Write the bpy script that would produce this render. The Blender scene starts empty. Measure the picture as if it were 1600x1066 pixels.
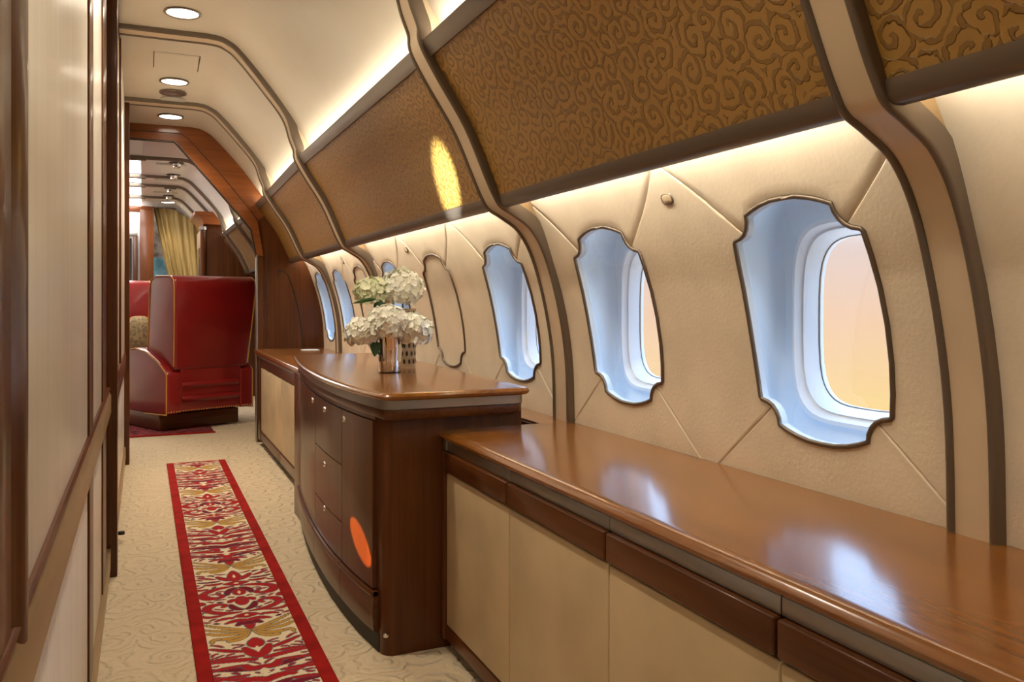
import bpy, bmesh, math, random
import numpy as np
from mathutils import Vector, Matrix
random.seed(4)
S = bpy.context.scene
C = S.collection
PI = math.pi

# ------------------------------------------------------------------ camera
cam = bpy.data.cameras.new('camera')
cam.sensor_width = 36.0
cam.lens = 36.0 * 1300 / 1600
cam.shift_y = -(533 - 470) / 1600
cam.clip_start = .02
camo = bpy.data.objects.new('camera', cam)
camo.location = (0, 0, .9)
camo.rotation_euler = (PI / 2, 0, -math.atan(576 / 1300))
C.objects.link(camo)
S.camera = camo

# ------------------------------------------------------------------ sky
W = bpy.data.worlds.new('sky')
S.world = W
W.use_nodes = True
nt = W.node_tree
bg = nt.nodes['Background']
tc = nt.nodes.new('ShaderNodeTexCoord')
sx = nt.nodes.new('ShaderNodeSeparateXYZ')
nt.links.new(tc.outputs['Generated'], sx.inputs[0])
mr = nt.nodes.new('ShaderNodeMapRange')
mr.inputs[1].default_value = -1
mr.inputs[2].default_value = 1
nt.links.new(sx.outputs[2], mr.inputs[0])
rp = nt.nodes.new('ShaderNodeValToRGB')
el = rp.color_ramp.elements
stops = [(-1, (1.0, 1.1, 1.3)), (-.40, (.85, .84, .80)), (-.16, (.56, .40, .14)), (-.08, (.52, .35, .18)), (-.02, (.50, .33, .22)),
         (.06, (.44, .34, .30)), (.14, (.58, .64, .76)), (.32, (1.15, 1.65, 2.35)), (1, (1.0, 1.75, 3.0))]
while len(el) < len(stops):
    el.new(.5)
for e, (z, c) in zip(el, stops):
    e.position = (z + 1) / 2
    e.color = (*c, 1)
nt.links.new(mr.outputs[0], rp.inputs[0])
nt.links.new(rp.outputs[0], bg.inputs[0])
bg.inputs[1].default_value = 1.0
SKY = bg

S.view_settings.view_transform = 'Standard'
S.view_settings.look = 'None'
S.view_settings.gamma = 1
S.view_settings.use_curve_mapping = False
S.view_settings.exposure = 1.15
S.cycles.use_denoising = True
S.cycles.max_bounces = 10
S.cycles.diffuse_bounces = 6
S.cycles.glossy_bounces = 5
S.cycles.transparent_max_bounces = 16
S.cycles.sample_clamp_indirect = 6
S.cycles.caustics_reflective = False
S.cycles.caustics_refractive = False

STRIP_UP, STRIP_DOWN, DOWN_W = 9.5, 14.0, 9.0      # lamp strengths

def spot(name, loc, target, power, col, deg, blend, sc=(1, 1, 1), roll=0, r=.01):
    l = bpy.data.lights.new(name, 'SPOT')
    l.energy = power
    l.color = col
    l.spot_size = math.radians(deg)
    l.spot_blend = blend
    l.shadow_soft_size = r
    o = bpy.data.objects.new(name, l)
    C.objects.link(o)
    d = Vector(target) - Vector(loc)
    q = d.to_track_quat('-Z', 'Y')
    o.matrix_world = Matrix.Translation(loc) @ q.to_matrix().to_4x4() @ Matrix.Rotation(roll, 4, 'Z') @ Matrix.Diagonal((*sc, 1))
    return o

# narrow spot lamps added inside the cabin, standing in for patches of sunlight
spot('added_sun_patch_spot', (-.085, .50, 1.30), (.532, 2.20, .252), 1500, (1, .46, .16), 4.6, .15, (.20, 1, 1), math.radians(24), .003)  # added lamp that throws the orange patch on the sideboard door
spot('added_pale_patch_spot', (.25, 1.3, .62), (.80, 2.30, 1.222), 480, (.86, .96, 1), 13.5, .8, (.36, 1, 1), math.radians(4), .004)  # added lamp that throws the pale patch on the overhead panel

# ------------------------------------------------------------------ materials
def new_mat(name):
    m = bpy.data.materials.new(name)
    m.use_nodes = True
    return m, m.node_tree, m.node_tree.nodes['Principled BSDF']

def N(nt, typ, **kw):
    n = nt.nodes.new(typ)
    for k, v in kw.items():
        setattr(n, k, v)
    return n

def plain(name, col, rough=.5, metal=0, coat=0, spec=.5, emit=None, es=0, bump=0, bscale=200, var=0, vscale=6, sheen=0):
    m, nt, b = new_mat(name)
    b.inputs['Base Color'].default_value = (*col, 1)
    b.inputs['Roughness'].default_value = rough
    b.inputs['Metallic'].default_value = metal
    b.inputs['Coat Weight'].default_value = coat
    b.inputs['Coat Roughness'].default_value = .08
    b.inputs['Specular IOR Level'].default_value = spec
    b.inputs['Sheen Weight'].default_value = sheen
    t = N(nt, 'ShaderNodeTexCoord')
    if emit:
        b.inputs['Emission Color'].default_value = (*emit, 1)
        b.inputs['Emission Strength'].default_value = es
    if bump:
        n = N(nt, 'ShaderNodeTexNoise')
        n.inputs['Scale'].default_value = bscale
        n.inputs['Detail'].default_value = 3
        nt.links.new(t.outputs['Object'], n.inputs['Vector'])
        u = N(nt, 'ShaderNodeBump')
        u.inputs['Strength'].default_value = bump
        u.inputs['Distance'].default_value = .002
        nt.links.new(n.outputs['Fac'], u.inputs['Height'])
        nt.links.new(u.outputs['Normal'], b.inputs['Normal'])
    if var:
        n = N(nt, 'ShaderNodeTexNoise')
        n.inputs['Scale'].default_value = vscale
        n.inputs['Detail'].default_value = 5
        nt.links.new(t.outputs['Object'], n.inputs['Vector'])
        r = N(nt, 'ShaderNodeValToRGB')
        r.color_ramp.elements[0].position = .3
        r.color_ramp.elements[1].position = .7
        r.color_ramp.elements[0].color = (*[c * (1 - var) for c in col], 1)
        r.color_ramp.elements[1].color = (*[min(1, c * (1 + var)) for c in col], 1)
        nt.links.new(n.outputs['Fac'], r.inputs[0])
        nt.links.new(r.outputs[0], b.inputs['Base Color'])
    return m

def wood(name, dark, light, grain='Z', rough=.32, coat=.6, crough=.12, scale=1.0, spec=.22):
    m, nt, b = new_mat(name)
    t = N(nt, 'ShaderNodeTexCoord')
    mp = N(nt, 'ShaderNodeMapping')
    f = {'X': (2, 60, 60), 'Y': (60, 2, 60), 'Z': (60, 60, 2)}[grain]
    mp.inputs['Scale'].default_value = tuple(v * scale for v in f)
    nt.links.new(t.outputs['Object'], mp.inputs['Vector'])
    n = N(nt, 'ShaderNodeTexNoise')
    n.inputs['Scale'].default_value = 1.2
    n.inputs['Detail'].default_value = 8
    n.inputs['Roughness'].default_value = .6
    n.inputs['Distortion'].default_value = .15
    nt.links.new(mp.outputs[0], n.inputs['Vector'])
    mp2 = N(nt, 'ShaderNodeMapping')
    mp2.inputs['Scale'].default_value = tuple(9 if v > 10 else .8 for v in f)
    nt.links.new(t.outputs['Object'], mp2.inputs['Vector'])
    n2 = N(nt, 'ShaderNodeTexNoise')
    n2.inputs['Scale'].default_value = 1.0
    n2.inputs['Detail'].default_value = 3
    nt.links.new(mp2.outputs[0], n2.inputs['Vector'])
    ad = N(nt, 'ShaderNodeMath', operation='MULTIPLY_ADD')
    ad.inputs[1].default_value = .55
    nt.links.new(n.outputs['Fac'], ad.inputs[0])
    m2 = N(nt, 'ShaderNodeMath', operation='MULTIPLY')
    m2.inputs[1].default_value = .45
    nt.links.new(n2.outputs['Fac'], m2.inputs[0])
    nt.links.new(m2.outputs[0], ad.inputs[2])
    r = N(nt, 'ShaderNodeValToRGB')
    r.color_ramp.elements[0].position = .30
    r.color_ramp.elements[1].position = .70
    r.color_ramp.elements[0].color = (*dark, 1)
    r.color_ramp.elements[1].color = (*light, 1)
    nt.links.new(ad.outputs[0], r.inputs[0])
    nt.links.new(r.outputs[0], b.inputs['Base Color'])
    b.inputs['Roughness'].default_value = rough
    b.inputs['Specular IOR Level'].default_value = spec
    b.inputs['Coat Weight'].default_value = coat
    b.inputs['Coat Roughness'].default_value = crough
    return m

def scroll_height(nt, vec, scale, seed=0.0, edge=(1.25, 1.65)):
    """curling scroll strokes: a spiral wound inside every voronoi cell"""
    add = N(nt, 'ShaderNodeVectorMath', operation='ADD')
    add.inputs[1].default_value = (seed, seed * 1.7, 0)
    nt.links.new(vec, add.inputs[0])
    ns = N(nt, 'ShaderNodeTexNoise', noise_dimensions='2D')
    ns.inputs['Scale'].default_value = scale * 1.3
    nt.links.new(add.outputs[0], ns.inputs['Vector'])
    vm = N(nt, 'ShaderNodeVectorMath', operation='MULTIPLY_ADD')
    vm.inputs[1].default_value = (.35 / scale, .35 / scale, 0)
    nt.links.new(ns.outputs['Color'], vm.inputs[0])
    nt.links.new(add.outputs[0], vm.inputs[2])
    v = N(nt, 'ShaderNodeTexVoronoi', voronoi_dimensions='2D')
    v.inputs['Scale'].default_value = scale
    v.inputs['Randomness'].default_value = .75
    nt.links.new(vm.outputs[0], v.inputs['Vector'])
    loc = N(nt, 'ShaderNodeVectorMath', operation='SUBTRACT')
    nt.links.new(vm.outputs[0], loc.inputs[0])
    nt.links.new(v.outputs['Position'], loc.inputs[1])
    sp = N(nt, 'ShaderNodeSeparateXYZ')
    nt.links.new(loc.outputs[0], sp.inputs[0])
    at = N(nt, 'ShaderNodeMath', operation='ARCTAN2')
    nt.links.new(sp.outputs[1], at.inputs[0])
    nt.links.new(sp.outputs[0], at.inputs[1])
    sc = N(nt, 'ShaderNodeSeparateColor')
    nt.links.new(v.outputs['Color'], sc.inputs[0])
    sg = N(nt, 'ShaderNodeMath', operation='SUBTRACT')
    sg.inputs[1].default_value = .5
    nt.links.new(sc.outputs[0], sg.inputs[0])
    sn = N(nt, 'ShaderNodeMath', operation='SIGN')
    nt.links.new(sg.outputs[0], sn.inputs[0])
    k = N(nt, 'ShaderNodeMath', operation='MULTIPLY')
    nt.links.new(sn.outputs[0], k.inputs[0])
    nt.links.new(at.outputs[0], k.inputs[1])
    ph = N(nt, 'ShaderNodeMath', operation='MULTIPLY_ADD')
    ph.inputs[1].default_value = 17
    nt.links.new(v.outputs['Distance'], ph.inputs[0])
    nt.links.new(k.outputs[0], ph.inputs[2])
    r0 = N(nt, 'ShaderNodeMath', operation='MULTIPLY_ADD')
    r0.inputs[1].default_value = 6.28
    nt.links.new(sc.outputs[1], r0.inputs[0])
    nt.links.new(ph.outputs[0], r0.inputs[2])
    s = N(nt, 'ShaderNodeMath', operation='SINE')
    nt.links.new(r0.outputs[0], s.inputs[0])
    n2 = N(nt, 'ShaderNodeTexNoise', noise_dimensions='2D')
    n2.inputs['Scale'].default_value = scale * 4.5
    n2.inputs['Detail'].default_value = 1
    nt.links.new(add.outputs[0], n2.inputs['Vector'])
    mx = N(nt, 'ShaderNodeMath', operation='MULTIPLY_ADD')
    mx.inputs[1].default_value = 2.0
    nt.links.new(n2.outputs['Fac'], mx.inputs[0])
    nt.links.new(s.outputs[0], mx.inputs[2])
    mp = N(nt, 'ShaderNodeMapRange', interpolation_type='SMOOTHSTEP')
    mp.inputs[1].default_value = edge[0]
    mp.inputs[2].default_value = edge[1]
    nt.links.new(mx.outputs[0], mp.inputs[0])
    return mp.outputs[0]

def scroll_mat(name, col, dark, scale, strength, dist, rough, coord='UV', sheen=0, coat=0, fine=0, edge=(1.25, 1.65)):
    m, nt, b = new_mat(name)
    t = N(nt, 'ShaderNodeTexCoord')
    h = scroll_height(nt, t.outputs[coord], scale, 0, edge)
    u = N(nt, 'ShaderNodeBump')
    u.inputs['Strength'].default_value = strength
    u.inputs['Distance'].default_value = dist
    u.invert = True
    if fine:
        n = N(nt, 'ShaderNodeTexNoise')
        n.inputs['Scale'].default_value = 260
        n.inputs['Detail'].default_value = 3
        nt.links.new(t.outputs['Object'], n.inputs['Vector'])
        ma = N(nt, 'ShaderNodeMath', operation='MULTIPLY_ADD')
        ma.inputs[1].default_value = fine
        nt.links.new(n.outputs['Fac'], ma.inputs[0])
        nt.links.new(h, ma.inputs[2])
        nt.links.new(ma.outputs[0], u.inputs['Height'])
    else:
        nt.links.new(h, u.inputs['Height'])
    nt.links.new(u.outputs['Normal'], b.inputs['Normal'])
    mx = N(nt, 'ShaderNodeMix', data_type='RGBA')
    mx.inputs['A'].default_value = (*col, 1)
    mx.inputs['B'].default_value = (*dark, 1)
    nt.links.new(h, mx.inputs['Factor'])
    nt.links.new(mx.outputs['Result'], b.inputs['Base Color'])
    b.inputs['Roughness'].default_value = rough
    b.inputs['Sheen Weight'].default_value = sheen
    b.inputs['Coat Weight'].default_value = coat
    b.inputs['Coat Roughness'].default_value = .3
    return m

def glass_mat():
    m, nt, b = new_mat('window_glass')
    nt.nodes.remove(b)
    out = nt.nodes['Material Output']
    tr = N(nt, 'ShaderNodeBsdfTransparent')
    gl = N(nt, 'ShaderNodeBsdfGlossy')
    gl.inputs['Roughness'].default_value = .01
    tr.inputs[0].default_value = (.95, .975, 1, 1)
    fr = N(nt, 'ShaderNodeLayerWeight')
    pw = N(nt, 'ShaderNodeMath', operation='POWER')
    pw.inputs[1].default_value = 5
    nt.links.new(fr.outputs['Facing'], pw.inputs[0])
    sl = N(nt, 'ShaderNodeMath', operation='MULTIPLY_ADD')
    sl.inputs[1].default_value = .92
    sl.inputs[2].default_value = .05
    nt.links.new(pw.outputs[0], sl.inputs[0])
    mx = N(nt, 'ShaderNodeMixShader')
    nt.links.new(sl.outputs[0], mx.inputs[0])
    nt.links.new(tr.outputs[0], mx.inputs[1])
    nt.links.new(gl.outputs[0], mx.inputs[2])
    nt.links.new(mx.outputs[0], out.inputs[0])
    return m

def silk_mat():
    m, nt, b = new_mat('silk_wall_panel')
    t = N(nt, 'ShaderNodeTexCoord')
    mp = N(nt, 'ShaderNodeMapping')
    mp.inputs['Scale'].default_value = (30, 30, 1.2)
    nt.links.new(t.outputs['Object'], mp.inputs['Vector'])
    n = N(nt, 'ShaderNodeTexNoise')
    n.inputs['Scale'].default_value = 1
    n.inputs['Detail'].default_value = 6
    nt.links.new(mp.outputs[0], n.inputs['Vector'])
    r = N(nt, 'ShaderNodeValToRGB')
    r.color_ramp.elements[0].position = .35
    r.color_ramp.elements[1].position = .65
    r.color_ramp.elements[0].color = (.84, .80, .71, 1)
    r.color_ramp.elements[1].color = (.91, .88, .80, 1)
    nt.links.new(n.outputs['Fac'], r.inputs[0])
    nt.links.new(r.outputs[0], b.inputs['Base Color'])
    b.inputs['Roughness'].default_value = .38
    b.inputs['Coat Weight'].default_value = .35
    b.inputs['Coat Roughness'].default_value = .25
    return m

def attr_mat(name, attr, rough=.9):
    m, nt, b = new_mat(name)
    a = N(nt, 'ShaderNodeAttribute', attribute_name=attr)
    nt.links.new(a.outputs['Color'], b.inputs['Base Color'])
    b.inputs['Roughness'].default_value = rough
    b.inputs['Specular IOR Level'].default_value = .15
    t = N(nt, 'ShaderNodeTexCoord')
    n = N(nt, 'ShaderNodeTexNoise')
    n.inputs['Scale'].default_value = 420
    nt.links.new(t.outputs['Object'], n.inputs['Vector'])
    u = N(nt, 'ShaderNodeBump')
    u.inputs['Strength'].default_value = .5
    u.inputs['Distance'].default_value = .003
    nt.links.new(n.outputs['Fac'], u.inputs['Height'])
    nt.links.new(u.outputs['Normal'], b.inputs['Normal'])
    return m

def picture_mat():
    m, nt, b = new_mat('picture_print')
    t = N(nt, 'ShaderNodeTexCoord')
    s = N(nt, 'ShaderNodeSeparateXYZ')
    nt.links.new(t.outputs['Object'], s.inputs[0])
    n = N(nt, 'ShaderNodeTexNoise')
    n.inputs['Scale'].default_value = 9
    n.inputs['Detail'].default_value = 4
    nt.links.new(t.outputs['Object'], n.inputs['Vector'])
    r1 = N(nt, 'ShaderNodeValToRGB')
    r1.color_ramp.elements[0].position, r1.color_ramp.elements[1].position = .42, .58
    r1.color_ramp.elements[0].color = (.10, .30, .42, 1)
    r1.color_ramp.elements[1].color = (.22, .46, .58, 1)
    r2 = N(nt, 'ShaderNodeValToRGB')
    r2.color_ramp.elements[0].position, r2.color_ramp.elements[1].position = .4, .6
    r2.color_ramp.elements[0].color = (.12, .08, .06, 1)
    r2.color_ramp.elements[1].color = (.42, .37, .32, 1)
    nt.links.new(n.outputs['Fac'], r1.inputs[0])
    nt.links.new(n.outputs['Fac'], r2.inputs[0])
    g = N(nt, 'ShaderNodeMath', operation='GREATER_THAN')
    g.inputs[1].default_value = 1.395
    nt.links.new(s.outputs[2], g.inputs[0])
    mx = N(nt, 'ShaderNodeMix', data_type='RGBA')
    nt.links.new(g.outputs[0], mx.inputs['Factor'])
    nt.links.new(r1.outputs[0], mx.inputs['A'])
    nt.links.new(r2.outputs[0], mx.inputs['B'])
    nt.links.new(mx.outputs['Result'], b.inputs['Base Color'])
    b.inputs['Roughness'].default_value = .3
    return m

M = dict(
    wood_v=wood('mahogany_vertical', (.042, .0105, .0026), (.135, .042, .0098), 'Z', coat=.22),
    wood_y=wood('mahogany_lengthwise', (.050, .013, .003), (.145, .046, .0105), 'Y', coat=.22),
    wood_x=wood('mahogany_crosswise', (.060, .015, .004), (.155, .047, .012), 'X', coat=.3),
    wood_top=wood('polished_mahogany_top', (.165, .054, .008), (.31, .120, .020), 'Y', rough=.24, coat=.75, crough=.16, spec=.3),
    wood_arch=wood('mahogany_arch', (.12, .032, .007), (.25, .078, .018), 'X', coat=.3),
    bronze=plain('dark_bronze', (.17, .130, .095), .36, .55, bump=.05),
    bronze_dark=plain('blackened_bronze', (.06, .042, .028), .35, .6),
    gold=plain('champagne_bronze', (.42, .29, .15), .36, .55, var=.06),
    rib=plain('champagne_band', (.66, .53, .37), .42, .25, var=.05),
    steel=plain('brushed_steel', (.36, .345, .32), .3, .9),
    chrome=plain('polished_chrome', (.86, .84, .82), .06, 1),
    cream=plain('cream_leather', (.71, .615, .475), .55, bump=.32, bscale=130, var=.06, vscale=9),
    ceil=plain('ceiling_cream', (.64, .575, .46), .34, coat=.15, var=.03, vscale=4),
    ceil_white=plain('lounge_ceiling_white', (.72, .69, .66), .3, coat=.3, var=.02),
    door_cream=plain('parchment_leather', (.55, .42, .245), .45, bump=.10, bscale=120, var=.15, vscale=5, coat=.1),
    silk=silk_mat(),
    reveal=plain('window_reveal_white', (.80, .89, .97), .35, var=.01),
    ring=plain('window_ring_white', (.93, .95, .97), .3, var=.01),
    glass=glass_mat(),
    leather=plain('red_leather', (.25, .010, .010), .33, coat=.35, bump=.12, bscale=150, var=.12, vscale=5),
    piping=plain('gold_piping', (.62, .30, .07), .45, var=.1),
    black=plain('toe_kick_black', (.012, .009, .007), .6, bump=.05),
    lamp=plain('lamp_glow', (1, 1, 1), .5, emit=(1, .88, .70), es=DOWN_W, var=.0, bump=.01),
    strip_up=plain('cove_glow', (1, 1, 1), .5, emit=(1, .89, .72), es=STRIP_UP, bump=.01),
    strip_dn=plain('wall_wash_glow', (1, 1, 1), .5, emit=(1, .93, .80), es=STRIP_DOWN, bump=.01),
    skypanel=plain('lit_ceiling_panel', (1, 1, 1), .5, emit=(1, .96, .92), es=6.5, bump=.01),
    petal=plain('hydrangea_petal', (.90, .91, .82), .6, var=.08, vscale=40),
    petal_g=plain('hydrangea_petal_greenish', (.82, .86, .62), .6, var=.12, vscale=40),
    leaf=plain('hydrangea_leaf', (.025, .085, .018), .4, var=.3, vscale=30),
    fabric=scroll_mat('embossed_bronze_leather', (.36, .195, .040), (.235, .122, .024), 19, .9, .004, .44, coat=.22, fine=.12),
    carpet=scroll_mat('carved_cream_carpet', (.68, .55, .36), (.67, .54, .35), 8.0, .9, .009, .95, sheen=.2, fine=.35, edge=(.3, 1.9)),
    rug=attr_mat('runner_pile', 'weave'),
    rug_red=plain('runner_red_binding', (.30, .011, .008), .9, bump=.5, bscale=320, var=.25, vscale=14, spec=.1),
    vase_b=plain('ivory_ceramic', (.55, .45, .28), .4, var=.1),
    curtain=wood('gold_silk_curtain', (.13, .082, .022), (.44, .32, .13), 'Z', rough=.45, coat=.0, scale=.5),
    smoke=plain('smoked_glass', (.03, .024, .022), .08, var=.2),
    picture=picture_mat(),
    vent=plain('vent_grey', (.46, .43, .38), .6, bump=.2),
    pale=plain('pale_hall', (.62, .60, .58), .5, var=.05),
    pillow=plain('tapestry_pillow', (.30, .21, .09), .8, var=.55, vscale=45),
)

# ------------------------------------------------------------------ mesh helpers
def mesh_obj(name, verts, faces, mat, parent=None, uv=None, smooth=True, angle=35, bevel=0):
    me = bpy.data.meshes.new(name)
    me.from_pydata([tuple(v) for v in verts], [], faces)
    if uv is not None:
        l = me.uv_layers.new(name='UVMap')
        for lp in me.loops:
            l.data[lp.index].uv = uv[lp.vertex_index]
    if bevel:
        bm = bmesh.new()
        bm.from_mesh(me)
        bmesh.ops.recalc_face_normals(bm, faces=bm.faces)
        es = [e for e in bm.edges if len(e.link_faces) == 2 and e.calc_face_angle(0) > .5]
        bmesh.ops.bevel(bm, geom=es, offset=bevel, segments=3, profile=.5, affect='EDGES', clamp_overlap=True)
        bm.to_mesh(me)
        bm.free()
    else:
        bm = bmesh.new()
        bm.from_mesh(me)
        bmesh.ops.recalc_face_normals(bm, faces=bm.faces)
        bm.to_mesh(me)
        bm.free()
    me.materials.append(M[mat] if isinstance(mat, str) else mat)
    if smooth:
        for p in me.polygons:
            p.use_smooth = True
        me.set_sharp_from_angle(angle=math.radians(angle))
    o = bpy.data.objects.new(name, me)
    C.objects.link(o)
    if parent:
        adopt(o, parent)
    return o

def world_of(o):
    m = o.get('_w')
    return Matrix([m[i * 4:(i + 1) * 4] for i in range(4)]) if m else Matrix.Identity(4)

def adopt(o, parent):
    o.parent = parent
    o.matrix_parent_inverse = WORLD.get(parent.name, Matrix.Identity(4)).inverted()

WORLD = {}

def empty(name, loc=(0, 0, 0)):
    o = bpy.data.objects.new(name, None)
    o.location = loc
    o.empty_display_size = .05
    C.objects.link(o)
    WORLD[o.name] = Matrix.Translation(loc)
    return o

def tag(o, label=None, cat=None, group=None, kind=None):
    if label: o['label'] = label
    if cat: o['category'] = cat
    if group: o['group'] = group
    if kind: o['kind'] = kind
    return o

def thing(name, loc, label, cat, group=None):
    return tag(empty(name, loc), label, cat, group)

def structure(name, loc=(0, 0, 0), label=None):
    return tag(empty(name, loc), label, None, None, 'structure')

def box(name, a, b, mat, parent=None, bevel=.003):
    (x0, y0, z0), (x1, y1, z1) = a, b
    v = [(x0, y0, z0), (x1, y0, z0), (x1, y1, z0), (x0, y1, z0), (x0, y0, z1), (x1, y0, z1), (x1, y1, z1), (x0, y1, z1)]
    f = [(0, 1, 2, 3), (4, 5, 6, 7), (0, 1, 5, 4), (1, 2, 6, 5), (2, 3, 7, 6), (3, 0, 4, 7)]
    return mesh_obj(name, v, f, mat, parent, bevel=bevel)

def prism(name, poly, axis, a, b, mat, parent=None, bevel=.003, uv=False):
    """poly of 2D points extruded along an axis ('Y': poly is (x,z); 'Z': (x,y); 'X': (y,z))"""
    def P(p, t):
        return {'Y': (p[0], t, p[1]), 'Z': (p[0], p[1], t), 'X': (t, p[0], p[1])}[axis]
    n = len(poly)
    v = [P(p, a) for p in poly] + [P(p, b) for p in poly]
    f = [tuple(range(n)), tuple(range(n, 2 * n))] + [(i, (i + 1) % n, n + (i + 1) % n, n + i) for i in range(n)]
    return mesh_obj(name, v, f, mat, parent, bevel=bevel)

def grid_obj(name, rows, mat, parent=None, uvrows=None, close=False, angle=35):
    nr, nc = len(rows), len(rows[0])
    v = [p for r in rows for p in r]
    uv = [p for r in uvrows for p in r] if uvrows else None
    f = []
    for i in range(nr - 1):
        for j in range(nc - (0 if close else 1)):
            k = (j + 1) % nc
            f.append((i * nc + j, i * nc + k, (i + 1) * nc + k, (i + 1) * nc + j))
    return mesh_obj(name, v, f, mat, parent, uv=uv, angle=angle)

def tube(name, pts, r, mat, parent=None, closed=False, n=8):
    pts = [Vector(p) for p in pts]
    rings = []
    L = len(pts)
    up = None
    for i, p in enumerate(pts):
        a = pts[(i - 1) % L] if (closed or i) else p
        b = pts[(i + 1) % L] if (closed or i < L - 1) else p
        t = (b - a).normalized()
        if up is None:
            up = Vector((0, 0, 1)) if abs(t.z) < .9 else Vector((1, 0, 0))
        s = t.cross(up).normalized()
        up = s.cross(t).normalized()
        rr = r[i] if isinstance(r, (list, tuple)) else r
        rings.append([tuple(p + rr * (math.cos(2 * PI * k / n) * s + math.sin(2 * PI * k / n) * up)) for k in range(n)])
    if closed:
        rings.append(rings[0])
    v = [q for g in rings for q in g]
    f = [(i * n + j, i * n + (j + 1) % n, (i + 1) * n + (j + 1) % n, (i + 1) * n + j) for i in range(len(rings) - 1) for j in range(n)]
    if not closed:
        f += [tuple(range(n)), tuple(range(len(v) - n, len(v)))]
    return mesh_obj(name, v, f, mat, parent, angle=50)

def lathe(name, prof, c, mat, parent=None, n=32, axis='Z', angle=40):
    rows = []
    for r, h in prof:
        row = []
        for k in range(n):
            a = 2 * PI * k / n
            x, y = r * math.cos(a), r * math.sin(a)
            d = {'Z': (x, y, h), 'X': (h, x, y), 'Y': (x, h, y)}[axis]
            row.append((c[0] + d[0], c[1] + d[1], c[2] + d[2]))
        rows.append(row)
    return grid_obj(name, rows, mat, parent, close=True, angle=angle)

def lerp_tab(tab, z):
    if z <= tab[0][0]: return tab[0][1]
    for (a, p), (b, q) in zip(tab, tab[1:]):
        if z <= b:
            return p + (q - p) * (z - a) / (b - a)
    return tab[-1][1]

def smooth_path(pts, n=6):
    """Catmull-Rom through points"""
    out = []
    P = [Vector(p) for p in pts]
    for i in range(len(P) - 1):
        p0, p1, p2, p3 = P[max(i - 1, 0)], P[i], P[i + 1], P[min(i + 2, len(P) - 1)]
        for k in range(n):
            t = k / n
            out.append(.5 * ((2 * p1) + (p2 - p0) * t + (2 * p0 - 5 * p1 + 4 * p2 - p3) * t * t + (3 * p1 - p0 - 3 * p2 + p3) * t ** 3))
    out.append(P[-1])
    return [tuple(p) for p in out]

# ------------------------------------------------------------------ cabin cross-section
def taper(Y):                                   # the cabin narrows towards the tail
    t = min(max((Y - 3.9) / 1.6, 0), 1)
    return .10 * t

def T(x, y, z):
    if z > 1.1:
        z = 1.1 + (z - 1.1) * (1 - taper(y))
    return (x, y, z)

RIBPATH = [(1.072, .562), (1.066, .735), (1.042, .885), (1.002, 1.02), (.958, 1.095), (.905, 1.132), (.868, 1.153),
           (.850, 1.18), (.830, 1.22), (.770, 1.352), (.692, 1.475), (.654, 1.54), (.643, 1.57), (.641, 1.60),
           (.622, 1.65), (.590, 1.745), (.500, 1.865), (.395, 1.99), (.345, 2.032), (.28, 2.052), (.1, 2.053), (-.11, 2.053)]
RIBC = smooth_path([(x, 0, z) for x, z in RIBPATH], 5)
RIBC = [(p[0], p[2]) for p in RIBC]
WALLTAB = [(0, 1.088), (.5, 1.088), (.562, 1.086), (.735, 1.080), (.885, 1.056), (1.0, 1.022), (1.1, .987), (1.16, .955), (1.2, .928), (1.27, .875)]
WALLTAB = [(p[2], p[0]) for p in smooth_path([(x, 0, z) for z, x in WALLTAB], 5)]
def WX(z): return lerp_tab(WALLTAB, z)
CEILPATH = [(.735, 1.54), (.700, 1.605), (.655, 1.675), (.604, 1.755), (.512, 1.877), (.405, 2.002), (.350, 2.046), (.28, 2.066), (.1, 2.067), (-.14, 2.067)]
CEILC = [(p[0], p[2]) for p in smooth_path([(x, 0, z) for x, z in CEILPATH], 5)]
BINPATH = [(.866, 1.168), (.843, 1.225), (.783, 1.358), (.705, 1.482), (.668, 1.545)]
BINC = [(p[0], p[2]) for p in smooth_path([(x, 0, z) for x, z in BINPATH], 5)]

RIBS = [(-.50, .085), (.811, .080), (2.073, .096), (3.91, .096), (5.0, .096)]
BULK = 5.5
EDGE = [r for r in RIBS] + [(BULK, 0)]
BAYS = [(RIBS[i][0] + RIBS[i][1] / 2 if i >= 0 else -1.0, RIBS[i + 1][0] - RIBS[i + 1][1] / 2 if i + 1 < len(RIBS) else BULK) for i in range(-1, len(RIBS))]

# ------------------------------------------------------------------ floor, linings
def flat(name, x0, x1, y0, y1, z, mat, parent=None, uv=True):
    v = [(x0, y0, z), (x1, y0, z), (x1, y1, z), (x0, y1, z)]
    return mesh_obj(name, v, [(0, 1, 2, 3)], mat, parent, uv=[(p[0], p[1]) for p in v] if uv else None)
tag(flat('floor', -1.3, 1.2, -1.05, 10.6, 0, 'carpet'), 'cream carpet carved with swirling scrolls along the aisle', None, None, 'structure')

wall_right = structure('wall_right', (1.08, 0, 0), 'padded cream leather window wall of the cabin')
box('lower_lining', (1.09, -1.05, 0), (1.12, 10.4, .56), 'cream', wall_right, 0)
prism('hidden_lining', [(.872, 1.268), (.735, 1.545), (.76, 1.56), (.90, 1.28)], 'Y', -1.05, BULK + .1, 'ceil', wall_right, 0)
tag(box('wall_back', (-.3, -1.08, 0), (1.2, -1.03, 2.2), 'silk', None, 0), 'cream wall closing the aisle behind the camera', None, None, 'structure')

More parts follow.
